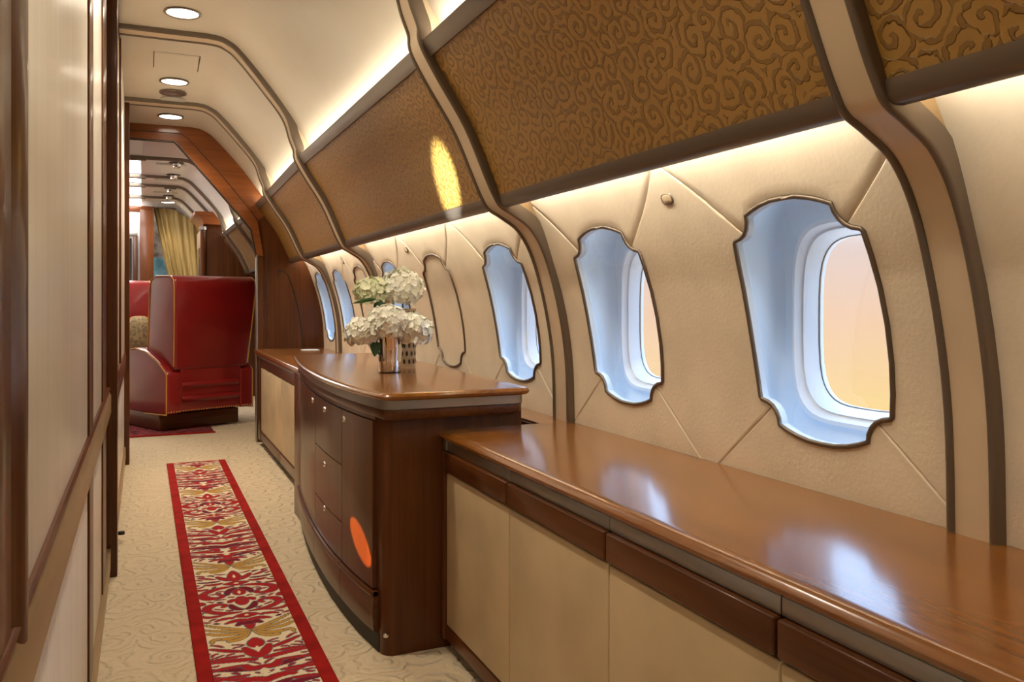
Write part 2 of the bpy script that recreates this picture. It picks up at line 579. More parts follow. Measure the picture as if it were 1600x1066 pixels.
# ------------------------------------------------------------------ windows and wall panels
CZ0 = .862
half = [(0, .213), (.03, .212), (.06, .207), (.085, .200), (.103, .193), (.105, .181), (.111, .169), (.121, .159), (.134, .153), (.149, .150),
        (.153, .146), (.157, .11), (.1605, .06), (.162, 0)]
quarter = half
MID = 7                                               # the middle of the concave corner, where the seams start
outline = [(x, z) for x, z in quarter] + [(x, -z) for x, z in quarter[-2::-1]] + [(-x, -z) for x, z in quarter[1:]] + [(-x, z) for x, z in quarter[-2:0:-1]]
NX, NZ = quarter[MID]
ZT, ZB = 1.262, .50
def seam(z):
    """distance of the panel seam or window edge from the window's centre line"""
    d = z - CZ0
    if d > NZ: return min(.296, NX + (.296 - NX) * (d - NZ) / (1.165 - CZ0 - NZ))
    if d < -NZ: return min(.290, NX + (.290 - NX) * (-d - NZ) / (CZ0 - NZ - .562))
    return lerp_tab(sorted((z_, x_) for x_, z_ in quarter[MID:]), abs(d))
E_DEP = [(0, .007), (.0012, .0025), (.005, 0)]

def side_panel(name, fl, fr, parent):
    zs = sorted(set([ZB, .53, .562, .60, .64, .67, CZ0 - NZ, CZ0 + NZ] + [CZ0 + s * z for s in (-1, 1) for _, z in quarter[MID:]] + [1.06, 1.09, 1.12, 1.15, 1.165, 1.2, 1.23, ZT]))
    rows = []
    for z in zs:
        L, R = fl(z), fr(z)
        if R - L < .012: continue
        e = min(.005, (R - L) * .4)
        row = [(WX(z) + .007, L, z), (WX(z) + .002, L + e * .25, z), (WX(z), L + e, z)]
        row += [(WX(z), L + e + (R - L - 2 * e) * k, z) for k in (.02, .5, .98)]
        row += [(WX(z), R - e, z), (WX(z) + .002, R - e * .25, z), (WX(z) + .007, R, z)]
        rows.append(row)
    if len(rows) > 1:
        return grid_obj(name, rows, 'cream', parent, angle=60)

def cap_panel(name, w, up, y0, y1, parent):
    """panel above or below a window: columns from the window edge out to the top or bottom"""
    xs = sorted(set([x for x, _ in quarter[:MID + 1]] + [-x for x, _ in quarter[:MID + 1]] + [NX + (.296 - NX) * k / 6 for k in range(7)] + [-NX - (.296 - NX) * k / 6 for k in range(7)]))
    xs = [x for x in xs if y0 <= w + x <= y1]
    if w + xs[0] > y0 + .002 and y0 - w > -.29: xs = [y0 - w] + xs
    if w + xs[-1] < y1 - .002 and y1 - w < .29: xs = xs + [y1 - w]
    rows = []
    far = ZT if up else ZB
    for x in xs:
        ax = abs(x)
        if ax <= NX:
            zi = CZ0 + (1 if up else -1) * lerp_tab(sorted((a, b) for a, b in quarter[:MID + 1]), ax)
        elif up:
            zi = CZ0 + NZ + (ax - NX) / (.296 - NX) * (1.165 - CZ0 - NZ)
        else:
            zi = CZ0 - NZ - (ax - NX) / (.290 - NX) * (CZ0 - NZ - .562)
        s = 1 if up else -1
        e = .0035
        row = [(WX(zi) + .007, w + x, zi), (WX(zi) + .002, w + x, zi + s * e * .3), (WX(zi), w + x, zi + s * e)]
        for k in (.08, 1, 2, 3, 4, 5, 6, 7, 8):
            z = zi + s * e + (far - zi - s * e) * k / 8
            row.append((WX(z), w + x, z))
        rows.append(row)
    return grid_obj(name, rows, 'cream', parent, angle=60)

def radial(n_, a, b, ang):
    c, s = abs(math.cos(ang)), abs(math.sin(ang))
    return ((c / a) ** n_ + (s / b) ** n_) ** (-1 / n_)

def build_window(idx, w, blank):
    root = structure('window_%d' % idx, (1.07, w, CZ0))
    ring0 = [(WX(CZ0 + z) - .001, w + y, CZ0 + z) for y, z in outline]
    tube('window_frame', ring0, .0044, 'bronze', root, closed=True)
    if blank:
        sc = .985
        v = [(WX(CZ0 + z * sc) + .001, w + y * sc, CZ0 + z * sc) for y, z in outline]
        # cream shade panel closing the opening, strips follow the wall's curve
        n = len(outline)
        zs = [CZ0 + t * .205 for t in np.linspace(-1.038, 1.038, 40)]
        rows = []
        for z in zs:
            d = abs(z - CZ0)
            hw = lerp_tab(sorted((b, a) for a, b in quarter), d)
            rows.append([(WX(z) + .002, w - hw, z), (WX(z) + .002, w, z), (WX(z) + .002, w + hw, z)])
        grid_obj('closed_shade', rows, 'cream', root)
        return root
    angs = [math.atan2(z, y) for y, z in outline]
    XP = 1.165
    rings = [[(WX(CZ0 + z), w + y, CZ0 + z) for y, z in outline],
             [(WX(CZ0 + z) + .016, w + y * .985, CZ0 + z * .985) for y, z in outline]]
    def rr(n_, a, b, x):
        out = []
        for an in angs:
            r = radial(n_, a, b, an)
            z = CZ0 + r * math.sin(an)
            out.append((x(z) if callable(x) else x, w + r * math.cos(an), z))
        return out
    rings.append(rr(7, .185, .232, lambda z: WX(z) + .022))
    rings.append(rr(7, .190, .238, XP - .012))
    rings.append(rr(7, .180, .228, XP))
    rings.append(rr(4.5, .152, .192, XP))
    grid_obj('window_reveal', rings, 'reveal', root, close=True, angle=50)
    rg = [rr(4.5, .152, .192, XP), rr(4.5, .150, .190, XP - .010), rr(4.2, .143, .182, XP - .012), rr(4, .136, .174, XP + .004), rr(4, .134, .172, XP + .006),
          rr(4, .133, .171, XP + .002), rr(3.8, .122, .160, XP + .026), rr(3.8, .120, .158, XP + .04)]
    grid_obj('window_ring', rg, 'ring', root, close=True, angle=50)
    tube('pane_gasket', rr(3.8, .121, .159, XP + .031), .002, 'steel', root, closed=True, n=6)
    n = len(outline)
    mesh_obj('outer_pane', rr(3.8, .121, .159, XP + .034), [tuple(range(n))], 'glass', root, smooth=False)
    # inner pane follows the curved wall
    zs = sorted(set(round(z, 4) for _, z in outline))
    rows = []
    for z in zs:
        hw = lerp_tab(sorted((b, a) for a, b in quarter), abs(z))
        rows.append([(WX(CZ0 + z) + .010, w - hw, CZ0 + z), (WX(CZ0 + z) + .010, w + hw, CZ0 + z)])
    grid_obj('inner_pane', rows, 'glass', root)
    return root

WIN = [-.795, -.16, 1.11, 1.745, 2.38, 3.015, 3.64, 4.20, 4.72, 5.26]
BLANK = {5, 7}
for i, w in enumerate(WIN):
    build_window(i + 1, w, i in BLANK)
for b0, b1 in BAYS:
    ws = [w for w in WIN if b0 < w < b1]
    lo, hi = b0 - .03, b1 + .03
    bounds = [(lo, None)] + [(w, 1) for w in ws] + [(hi, None)]
    for k in range(len(bounds) - 1):
        a, b = bounds[k], bounds[k + 1]
        fl = (lambda z, a=a: a[0] + seam(z)) if a[1] else (lambda z, a=a: a[0])
        fr = (lambda z, b=b: b[0] - seam(z)) if b[1] else (lambda z, b=b: b[0])
        # neighbours that stand close share the line halfway
        if a[1] and b[1]:
            mid = (a[0] + b[0]) / 2
            fl = (lambda z, a=a, mid=mid: min(a[0] + seam(z), mid))
            fr = (lambda z, b=b, mid=mid: max(b[0] - seam(z), mid))
        side_panel('wall_panel', fl, fr, wall_right)
    for k, w in enumerate(ws):
        y0 = (ws[k - 1] + w) / 2 if k else lo
        y1 = (ws[k + 1] + w) / 2 if k + 1 < len(ws) else hi
        cap_panel('wall_panel', w, True, y0, y1, wall_right)
        cap_panel('wall_panel', w, False, y0, y1, wall_right)

def oval_button(Y, z, label):
    t = thing('oval_catch', (WX(z), Y, z), label, 'catch', 'oval catches above the windows')
    pts = []
    for k in range(24):
        a = 2 * PI * k / 24
        c, s = math.cos(a), math.sin(a)
        r = radial(4, .017, .0095, a)
        pts.append((Y + r * c, z + r * s))
    x = lambda zz: WX(zz) - .002
    tube('rim', [(x(q), p, q) for p, q in pts], .0022, 'bronze', t, closed=True, n=6)
    rows = [[(x(z + (q - z) * f) - d, Y + (p - Y) * f, z + (q - z) * f) for p, q in pts] for f, d in ((1, 0), (.8, .003), (.4, .004), (.02, .004))]
    grid_obj('button', rows, 'rib', t, close=True)
oval_button(1.43, 1.108, 'small oval catch between the two big windows at right')
oval_button(3.28, 1.108, 'small oval catch above the first closed shade, left of it')
oval_button(4.46, 1.108, 'small oval catch above the narrow far window before the last rib')
oval_button(5.12, 1.108, 'farthest small oval catch, next to the wooden bulkhead')

# ------------------------------------------------------------------ ribs
def offset_curve(pts, d):
    out = []
    for i, p in enumerate(pts):
        a, b = pts[max(i - 1, 0)], pts[min(i + 1, len(pts) - 1)]
        tx, tz = b[0] - a[0], b[1] - a[1]
        l = math.hypot(tx, tz)
        out.append((p[0] - tz / l * d, p[1] + tx / l * d))
    return out

def build_rib(i, Y, wd, curve=RIBC, xoff=0, mat='rib', name=None):
    root = structure(name or 'trim_%d' % i, (1.07, Y, .56))
    h = wd / 2
    # path runs from the worktop up; inward is to the left of travel
    inn = offset_curve(curve, .0)
    def loft(nm, sec, m):
        rows = []
        for (y, d) in sec:
            oc = offset_curve(curve, d)
            rows.append([T(x, Y + y, z) for x, z in oc])
        return grid_obj(nm, rows, m, root, angle=50)
    bw = .013
    loft('band', [(-h + bw, -.006), (-h + bw, .001), (h - bw, .001), (h - bw, -.006)], mat)
    for s in (-1, 1):
        a = h - bw
        sec = [(a, -.030), (a, .001), (a + bw * .15, .0055), (a + bw * .5, .0075), (a + bw * .85, .0055), (a + bw, .001), (a + bw, -.030)]
        sec = [(s * y, d) for y, d in sec]
        loft('bead', sec, 'bronze')
    # webs that join the band to wall and ceiling behind it
    for y in (-h + .004, h - .004):
        rows = []
        for x, z in curve:
            if .97 < z < 1.2:
                rows.append([T(x, Y + y, z), T(max(WX(z) + .004, x), Y + y, z)])
        if rows: grid_obj('web', rows, 'gold', root)
        rows = []
        for x, z in curve:
            if 1.53 < z < 1.80:
                xc = lerp_tab(sorted((q[1], q[0]) for q in CEILC if q[1] < 2.0), z)
                rows.append([T(x, Y + y, z), T(max(xc + .004, x), Y + y, z)])
        if rows: grid_obj('web', rows, 'rib', root)
    return root
for i, (Y, wd) in enumerate(RIBS):
    build_rib(i + 1, Y, wd)

# ------------------------------------------------------------------ ceiling panels
ceiling = structure('ceiling', (0, 0, 2.06), 'cream curved ceiling panels over the aisle')
for b0, b1 in BAYS:
    ys = np.linspace(b0 - .03, b1 + (.03 if b1 < BULK else .12), 7)
    grid_obj('ceiling_panel', [[T(x, y, z) for x, z in CEILC] for y in ys], 'ceil', ceiling, angle=60)

# ------------------------------------------------------------------ overhead panels and their light strips
BINLAB = ['bronze embossed overhead panel hidden behind the camera', 'bronze scroll-embossed overhead panel behind the camera side',
          'scroll-embossed overhead panel cut off by the right edge', 'large scroll-embossed overhead panel above the two big windows',
          'embossed overhead panel with a pale patch of light on it', 'narrower overhead panel, second from the wooden bulkhead', 'farthest small overhead panel touching the wooden arch']
BINLAB = ['embossed overhead panel farthest to the right, out of frame', 'scroll-embossed overhead panel cut off by the top right corner',
          'large scroll-embossed overhead panel above the two big windows', 'embossed overhead panel with a pale patch of light on it',
          'plain-looking brown overhead panel between the two farthest ribs', 'small overhead panel touching the wooden arch']
for k, (b0, b1) in enumerate(BAYS):
    y0, y1 = b0 - .002, b1 + .002
    ym = (y0 + y1) / 2
    t = thing('overhead_panel', (.87, ym, 1.155), BINLAB[k], 'overhead panel', 'embossed overhead panels along the right side')
    n = 10
    ys = [y0 + (y1 - y0) * j / n for j in range(n + 1)]
    arc = [0]
    for a, b in zip(BINC, BINC[1:]):
        arc.append(arc[-1] + math.dist(a, b))
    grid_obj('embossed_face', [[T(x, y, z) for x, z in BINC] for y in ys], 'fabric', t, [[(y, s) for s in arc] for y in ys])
    def rail(nm, sec, m):
        rows = [[T(x, y, z) for x, z in sec + sec[:1]] for y in ys]
        return grid_obj(nm, rows, m, t, angle=50)
    rail('lower_rail', [(.868, 1.184), (.858, 1.180), (.8625, 1.158), (.872, 1.150), (.890, 1.150), (.893, 1.19)], 'bronze')
    rail('upper_rail', [(.678, 1.528), (.670, 1.524), (.650, 1.556), (.652, 1.566), (.675, 1.572), (.695, 1.56)], 'bronze')
    back = [(.893, 1.185), (.893, 1.24), (.73, 1.50), (.695, 1.56)]
    grid_obj('back_shell', [[T(x, y, z) for x, z in back] for y in ys], 'ceil', t)
    g = thing('cove_light_strip', (.68, ym, 1.57), 'white cove light strip along the top of ' + BINLAB[k].split(',')[0].replace('embossed overhead panel', 'the embossed panel'), 'light strip', 'cove light strips')
    rows = [[T(x, y, z) for x, z in ((.664, 1.5735), (.690, 1.5735))] for y in (y0 + .02, y1 - .02)]
    grid_obj('glowing_strip', rows, 'strip_up', g)
    rows = [[T(x, y, z) for x, z in ((.662, 1.571), (.661, 1.5745), (.663, 1.5745))] for y in (y0 + .02, y1 - .02)]
    grid_obj('strip_edge', rows, 'steel', g)
    g = thing('wall_wash_strip', (.90, ym, 1.19), 'light strip washing the window wall beneath ' + BINLAB[k].split(',')[0].replace('embossed overhead panel', 'the embossed panel'), 'light strip', 'wall washing light strips')
    rows = [[T(x, y, z) for x, z in ((.8945, 1.19), (.8945, 1.215))] for y in (y0 + .02, y1 - .02)]
    grid_obj('glowing_strip', rows, 'strip_dn', g)

# ------------------------------------------------------------------ downlights and ceiling fittings
def downlight(x, y, z, r, label, power=19, kind='lamp', name='downlight', group='recessed downlights in the aisle ceiling'):
    p = T(x, y, z)
    t = thing(name, p, label, 'downlight', group)
    lathe('trim_ring', [(r, .004), (r, -.004), (r * .93, -.007), (r * .84, -.004), (r * .82, .004)], p, 'bronze', t)
    lathe('diffuser', [(r * .84, -.002), (r * .5, -.004), (.0005, -.005)], p, kind, t)
    if power:
        s = spot('downlight_lamp', (p[0], p[1], p[2] - .02), (p[0], p[1], 0), power, (1, .86, .68), 120, .8, r=.04)
        adopt_light(s, t)
    return t
def adopt_light(o, t):
    w = o.matrix_world.copy()
    o.parent = t
    o.matrix_parent_inverse = WORLD[t.name].inverted()
CEILZ = 2.066
downlight(.145, 3.62, CEILZ, .072, 'largest round glowing downlight, nearest in the aisle ceiling')
downlight(.145, 4.60, CEILZ, .072, 'glowing round downlight beside the ceiling hatch lines')
downlight(.147, 5.28, CEILZ, .072, 'smallest aisle downlight, just before the wooden arch')
downlight(.145, 2.2, CEILZ, .072, 'downlight above the frame, over the runner')
downlight(.145, .8, CEILZ, .072, 'downlight above the frame, nearest the camera')
p = T(.145, 4.80, CEILZ)
t = thing('ceiling_sensor', p, 'grey oval ceiling sensor behind the second downlight', 'sensor')
lathe('rim', [(.068, .003), (.068, -.005), (.058, -.009), (.048, -.006)], p, 'bronze', t)
lathe('lens', [(.048, -.006), (.03, -.011), (.0005, -.012)], p, 'steel', t)
p = T(.15, 4.93, CEILZ - .001)
tag(lathe('speaker_cover', [(.066, .002), (.066, -.002), (.06, -.003), (.0005, -.003)], p, 'vent'), 'flat pale round cover flush with the ceiling before a rib', 'cover')
t = thing('ceiling_hatch', T(.145, 4.25, CEILZ), 'square ceiling access hatch outlined by thin dark lines', 'hatch')
for x in (.045, .245):
    a, b = T(x - .002, 4.17, CEILZ - .0012), T(x + .002, 4.40, CEILZ - .0012)
    mesh_obj('hatch_gap', [(a[0], a[1], a[2]), (b[0], a[1], a[2]), (b[0], b[1], b[2]), (a[0], b[1], b[2])], [(0, 1, 2, 3)], 'bronze_dark', t)
a, b = T(.045, 4.17, CEILZ - .0012), T(.245, 4.173, CEILZ - .0012)
mesh_obj('hatch_gap', [(a[0], a[1], a[2]), (b[0], a[1], a[2]), (b[0], b[1], b[2]), (a[0], b[1], b[2])], [(0, 1, 2, 3)], 'bronze_dark', t)

# ------------------------------------------------------------------ left wall
wall_left = structure('wall_left', (-.1, 0, 0), 'silk panelled aisle wall with mahogany stiles')
XL = -.104
box('backing', (XL - .05, -1.05, 0), (XL - .012, 5.55, 2.2), 'wood_v', wall_left, 0)
def lpanel(nm, y0, y1, z0, z1, mat='silk', x=XL, b=.004):
    return box(nm, (x - .02, y0, z0), (x, y1, z1), mat, wall_left, b)
RZ0, RZ1 = .535, .612
for y0, y1 in ((-1.0, .72), (.90, 1.90), (2.04, 2.52)):
    lpanel('upper_panel', y0, y1, RZ1, 2.07)
    lpanel('lower_panel', y0, y1, .10, RZ0)
for y0, y1 in ((.72, .80), (1.90, 2.04), (2.52, 2.74)):
    box('stile', (XL - .02, y0, 0), (XL + .004, y1, 2.07), 'wood_v', wall_left, .003)
# rounded glossy stile nearest the camera
prism('rounded_stile', [(XL - .02, .80)] + [(XL + .010 * math.sin(PI * k / 8), .80 + .10 * k / 8) for k in range(9)] + [(XL - .02, .90)], 'Z', 0, 2.07, 'wood_v', wall_left, 0)
box('backing_recess', (XL - .02, 2.74, 0), (XL - .004, 3.0, 2.07), 'wood_v', wall_left, .002)
box('pilaster', (XL - .03, 3.0, 0), (-.078, 3.10, 2.07), 'wood_v', wall_left, .003)
lpanel('upper_panel', 3.12, 4.05, RZ1, 2.07, x=-.098)
lpanel('upper_panel', 4.12, 5.02, RZ1, 2.07, x=-.094)
lpanel('lower_panel', 3.12, 5.02, .10, RZ0, x=-.096)
box('stile', (XL - .02, 4.05, RZ1), (-.090, 4.12, 2.07), 'wood_v', wall_left, .002)
box('pilaster', (XL - .02, 5.02, 0), (-.070, 5.12, 2.07), 'wood_v', wall_left, .003)
# chair rail and baseboards
for y0, y1, x, m in ((-1.0, 2.95, XL, 'gold'), (3.10, 5.02, -.094, 'wood_y')):
    prism('chair_rail', [(x - .02, RZ0), (x + .006, RZ0), (x + .010, RZ0 + .008), (x + .010, RZ1 - .014), (x + .004, RZ1), (x - .02, RZ1)], 'Y', y0, y1, m, wall_left, .001)
    prism('rail_edge', [(x - .02, RZ1), (x + .006, RZ1), (x + .008, RZ1 + .006), (x + .004, RZ1 + .012), (x - .02, RZ1 + .012)], 'Y', y0, y1, 'wood_y', wall_left, .001)
bb = structure('baseboard_left', (XL, 0, 0))
for y0, y1, x in ((-1.0, 2.98, XL), (3.10, 5.02, -.096)):
    box('base_rail', (x - .01, y0, .035), (x + .008, y1, .10), 'gold', bb, .002)
    box('base_strip', (x - .01, y0, 0), (x + .004, y1, .034), 'wood_y', bb, .001)
box('top_dark_rail', (XL - .02, -1.0, 2.035), (-.094, 5.1, 2.075), 'bronze_dark', wall_left, .001)  # dark bronze rail along the top of the left wall
t = thing('door_stop', (-.07, 3.45, 0), 'tiny dark door stop on the carpet by the left pilaster', 'door stop')
lathe('foot', [(.0005, .012), (.010, .012), (.012, .008), (.012, 0), (.0005, 0)], (-.075, 3.42, .03), 'bronze_dark', t, n=12)
tube('stem', [(-.10, 3.42, .036), (-.07, 3.42, .036)], .005, 'bronze_dark', t)

# ------------------------------------------------------------------ near credenza: units and worktop
XF = .708
units = [(-.85, -.44), (-.44, -.02), (-.02, .392), (.392, .798), (.798, 1.208), (1.208, 1.622), (1.622, 2.022)]
ULAB = ['parchment-fronted cabinet unit, out of view behind the camera', 'parchment-fronted cabinet unit just behind the camera', 'parchment-fronted cabinet unit beside the camera',
        'cabinet unit at the bottom right corner, mostly cut off', 'parchment-fronted cabinet unit, second from the photo\'s right edge', 'middle parchment-fronted cabinet unit of the near credenza', 'parchment-fronted cabinet unit next to the bow-front sideboard']
for (y0, y1), lab in zip(units[2:], ULAB[2:]):
    t = thing('credenza_unit', (.9, (y0 + y1) / 2, 0), lab, 'cabinet', 'units of the near credenza')
    box('body', (XF + .022, y0, .06), (1.085, y1, .515), 'wood_v', t, 0)
    box('door', (XF + .004, y0 + .0015, .068), (XF + .022, y1 - .0015, .458), 'door_cream', t, .003)
    box('drawer_front', (XF - .004, y0 + .0025, .464), (XF + .022, y1 - .0025, .513), 'wood_y', t, .004)
    box('metal_inlay', (XF + .006, y0 + .001, .5145), (XF + .025, y1 - .001, .538), 'steel', t, .001)
    box('bottom_rail', (XF + .002, y0, .030), (XF + .03, y1, .066), 'wood_y', t, .002)
    box('toe_kick', (XF + .055, y0, 0), (XF + .08, y1, .06), 'black', t, 0)
t = thing('credenza_end_post', (XF + .01, 2.034, 0), 'dark mahogany end post between near credenza and sideboard', 'post')
box('post', (XF - .004, 2.022, .03), (XF + .04, 2.046, .513), 'wood_v', t, .002)
box('post_cap', (XF + .003, 2.0225, .5145), (XF + .03, 2.046, .538), 'steel', t, .001)
# worktop with a rounded nose
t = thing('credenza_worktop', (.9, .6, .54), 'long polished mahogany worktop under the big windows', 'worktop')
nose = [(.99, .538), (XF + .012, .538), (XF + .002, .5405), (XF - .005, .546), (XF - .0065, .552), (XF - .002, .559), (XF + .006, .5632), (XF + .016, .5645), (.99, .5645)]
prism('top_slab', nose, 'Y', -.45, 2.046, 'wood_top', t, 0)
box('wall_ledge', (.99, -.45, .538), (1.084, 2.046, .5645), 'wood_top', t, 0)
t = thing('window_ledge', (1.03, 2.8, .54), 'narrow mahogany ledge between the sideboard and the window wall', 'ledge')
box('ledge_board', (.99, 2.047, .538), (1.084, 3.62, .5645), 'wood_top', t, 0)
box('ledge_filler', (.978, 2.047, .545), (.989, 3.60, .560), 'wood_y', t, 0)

# ------------------------------------------------------------------ bow-front sideboard
BOW = [(1.985, .545), (2.05, .531), (2.2, .511), (2.4, .499), (2.6, .497), (2.9, .508), (3.2, .533), (3.45, .563), (3.60, .585)]
BOWS = [(p[1], p[0]) for p in smooth_path([(x, y, 0) for y, x in BOW], 6)]
def BX(y): return lerp_tab(BOWS, y)
SB = thing('bow_front_sideboard', (.72, 2.8, 0), 'tall mahogany bow-front sideboard with round chrome knobs', 'sideboard')
YN, YF = 2.048, 3.60
def bow_poly(off, y0, y1, xb0, xb1, n=26, rc=0):
    pts = []
    ys = [y0 + (y1 - y0) * k / n for k in range(n + 1)]
    if rc:                                   # round the near corner
        ys = [y for y in ys if y > y0 + rc]
        for k in range(6):
            a = PI / 2 * k / 6
            pts.append((BX(y0 + rc) + off + rc - rc * math.sin(a), y0 + rc - rc * math.cos(a)))
    pts += [(BX(y) + off, y) for y in ys]
    pts += [(xb1, y1), (xb0, y0)]
    return pts
prism('carcass', bow_poly(.026, YN, YF, .935, .97, rc=.03), 'Z', .0, .632, 'wood_v', SB, .001)
# top: bullnose slab and metal band
def bow_slab(nm, prof, mat, rc):
    """prof: list of (inset, z) from bottom to top"""
    rows = []
    for ins, z in prof:
        base = bow_poly(ins, YN - .05 + ins, YF + .02 - ins, .945 - ins, .985 - ins, rc=rc)
        # round the wall-side near corner as well
        x1, y1 = base[-1]
        base = base[:-1] + [(x1, y1 + .03), (x1 - .004, y1 + .014), (x1 - .014, y1 + .004), (x1 - .03, y1)]
        rows.append([(x, y, z) for x, y in base])
    n = len(rows[0])
    v = [p for r in rows for p in r]
    f = [(i * n + j, i * n + (j + 1) % n, (i + 1) * n + (j + 1) % n, (i + 1) * n + j) for i in range(len(rows) - 1) for j in range(n)]
    f += [tuple(range(n)), tuple(range(len(v) - n, len(v)))]
    return mesh_obj(nm, v, f, mat, SB, angle=40)
bow_slab('metal_band', [(.016, .626), (.014, .628), (.014, .6495), (.016, .650)], 'steel', .035)
bow_slab('top_slab', [(.012, .650), (.004, .6515), (0, .656), (-.001, .661), (.002, .666), (.008, .669), (.016, .670)], 'wood_top', .04)
bow_slab('upper_moulding', [(.022, .600), (.017, .606), (.016, .618), (.018, .626)], 'wood_y', .032)
# bowed fronts
def bow_front(nm, y0, y1, z0, z1, off, th, mat='wood_v', parent=SB, bulge=0):
    n = 12
    g = .0016
    ys = [y0 + g + (y1 - y0 - 2 * g) * k / n for k in range(n + 1)]
    pr = [(off + th, z0 + g), (off, z0 + g), (off - bulge, (z0 + z1) / 2), (off, z1 - g), (off + th, z1 - g)]
    rows = [[(BX(y) + o, y, z) for o, z in pr] for y in ys]
    v = [p for r in rows for p in r]
    m = len(pr)
    f = [(i * m + j, i * m + (j + 1) % m, (i + 1) * m + (j + 1) % m, (i + 1) * m + j) for i in range(n) for j in range(m)]
    f += [tuple(range(m)), tuple(range(len(v) - m, len(v)))]
    return mesh_obj(nm, v, f, mat, parent, angle=25)
def knob(parent, y, z):
    x = BX(y) + .015
    lathe('knob', [(.0095, .004), (.0095, 0), (.008, -.003), (.0055, -.002), (.0035, -.004), (.0005, -.0045)], (x, y, z), 'chrome', parent, n=16, axis='X')
ZD = [.158, .268, .432, .592]
bow_front('front_rail', 2.09, 3.40, .592, .612, .019, .01, 'wood_y')
d = bow_front('right_door', 2.10, 2.362, ZD[0], ZD[3], .016, .012)
knob(d, 2.335, .566)
d = bow_front('left_door', 2.765, 3.30, ZD[0], ZD[3], .016, .012)
knob(d, 2.82, .566)
for a, b in zip(ZD, ZD[1:]):
    d = bow_front('drawer', 2.362, 2.765, a, b, .016, .012)
    knob(d, 2.585, b - .028 if b > .5 else (a + b) / 2 + .045)
for y0, y1 in ((2.085, 2.362), (2.362, 2.765), (2.765, 3.42)):
    bow_front('plinth_moulding', y0, y1, .052, .156, .013, .014, 'wood_y', bulge=.004)
    bow_front('plinth_lip', y0, y1, .142, .157, .008, .016, 'wood_y', bulge=.003)
bow_front('toe_kick', 2.08, 3.45, 0, .05, .024, .02, 'black')
box('far_foot', (BX(3.52) + .012, 3.40, 0), (BX(3.5) + .06, 3.60, .6), 'wood_v', SB, .003)
lathe('floor_stud', [(.007, .004), (.007, 0), (.005, -.003), (.0005, -.004)], (.56, YN - .001, .055), 'chrome', SB, n=12, axis='Y')

# ------------------------------------------------------------------ far credenza
FC = thing('far_credenza', (.86, 4.55, 0), 'low mahogany credenza with cream panels against the wooden bulkhead', 'credenza')
box('body', (.675, 3.64, .05), (1.085, 5.49, .555), 'wood_v', FC, 0)
box('top_slab', (.642, 3.63, .562), (1.086, 5.495, .592), 'wood_top', FC, .008)
box('edge_band', (.655, 3.635, .548), (.70, 5.49, .562), 'steel', FC, .001)
box('upper_rail', (.660, 3.64, .492), (.69, 5.40, .547), 'wood_y', FC, .003)
for y0, y1 in ((3.70, 4.50), (4.50, 5.30)):
    box('door', (.662, y0 + .002, .10), (.69, y1 - .002, .488), 'door_cream', FC, .003)
    box('lower_rail', (.658, y0 + .002, .045), (.69, y1 - .002, .096), 'wood_y', FC, .003)
box('end_stile', (.656, 5.305, .04), (.69, 5.40, .547), 'wood_v', FC, .002)
box('toe_kick', (.70, 3.64, 0), (.74, 5.49, .05), 'black', FC, 0)
t = thing('paper_card', (.93, 5.2, .593), 'small white card lying on the far credenza', 'card')
box('card', (.90, 5.20, .5925), (1.0, 5.30, .595), 'ring', t, 0)

# ------------------------------------------------------------------ bulkhead with arch
BK = structure('door_1', (.3, BULK, 0), 'mahogany arch of the doorway to the lounge')
def arch_strip(nm, outer, inner, y0, y1, mat):
    rows = [[(x, y1, z) for x, z in outer], [(x, y0, z) for x, z in outer], [(x, y0, z) for x, z in inner], [(x, y1, z) for x, z in inner]]
    grid_obj(nm, rows, mat, BK, angle=20)
cz = lambda z: 1.1 + (z - 1.1) * .9
ceil_out = [(-.13, cz(2.075)), (.28, cz(2.075)), (.35, cz(2.055)), (.41, cz(2.01)), (.52, cz(1.885)), (.61, cz(1.765)), (.70, cz(1.62)), (.76, cz(1.54)), (.90, 1.20)]
mid = [(-.13, 1.925), (.205, 1.925), (.245, 1.905), (.30, 1.845), (.42, 1.715), (.50, 1.62), (.60, 1.50), (.665, 1.405), (.70, 1.18)]
inner = [(-.13, 1.878), (.176, 1.878), (.205, 1.848), (.26, 1.785), (.37, 1.66), (.45, 1.567), (.55, 1.45), (.628, 1.352), (.662, 1.18)]
arch_strip('arch_outer', ceil_out[:-1], mid[:-1], BULK, BULK + .06, 'wood_arch')
arch_strip('arch_inner', mid, inner, BULK - .008, BULK + .06, 'wood_arch')
tube('arch_joint', [(x, BULK - .008, z) for x, z in mid[:-1]], .0025, 'bronze_dark', BK, n=6)
edge3 = [(x, BULK - .004, z) for x, z in inner]
tube('arch_edge', [(x - .004, y, z - .006) for x, y, z in edge3], .006, 'bronze_dark', BK)
box('door_post', (.664, BULK - .008, 0), (.70, BULK + .06, 1.19), 'wood_v', BK, .004)
box('post_edge', (.655, BULK - .012, 0), (.666, BULK + .05, 1.19), 'steel', BK, .003)
box('left_post', (-.12, BULK - .01, 0), (-.088, BULK + .06, 1.90), 'wood_v', BK, .004)
WB = structure('wall_far', (.9, BULK, 0), 'mahogany bulkhead wall beside the doorway')
wall_poly = [(.69, 0), (.69, 1.19), (.66, 1.405), (.70, 1.50), (.80, 1.45), (.90, 1.262)] + [(WX(z) + .02, z) for z in np.linspace(1.24, .0, 22)]
prism('bulkhead_panel', wall_poly, 'Y', BULK + .001, BULK + .055, 'wood_v', WB, 0)
ins = smooth_path([(.79, BULK - .001, 1.10), (.80, BULK - .001, 1.092), (.84, BULK - .001, 1.085), (.87, BULK - .001, 1.02), (.925, BULK - .001, .82), (.95, BULK - .001, .60)], 5)
tube('carved_line', ins, .0035, 'bronze_dark', WB, n=6)
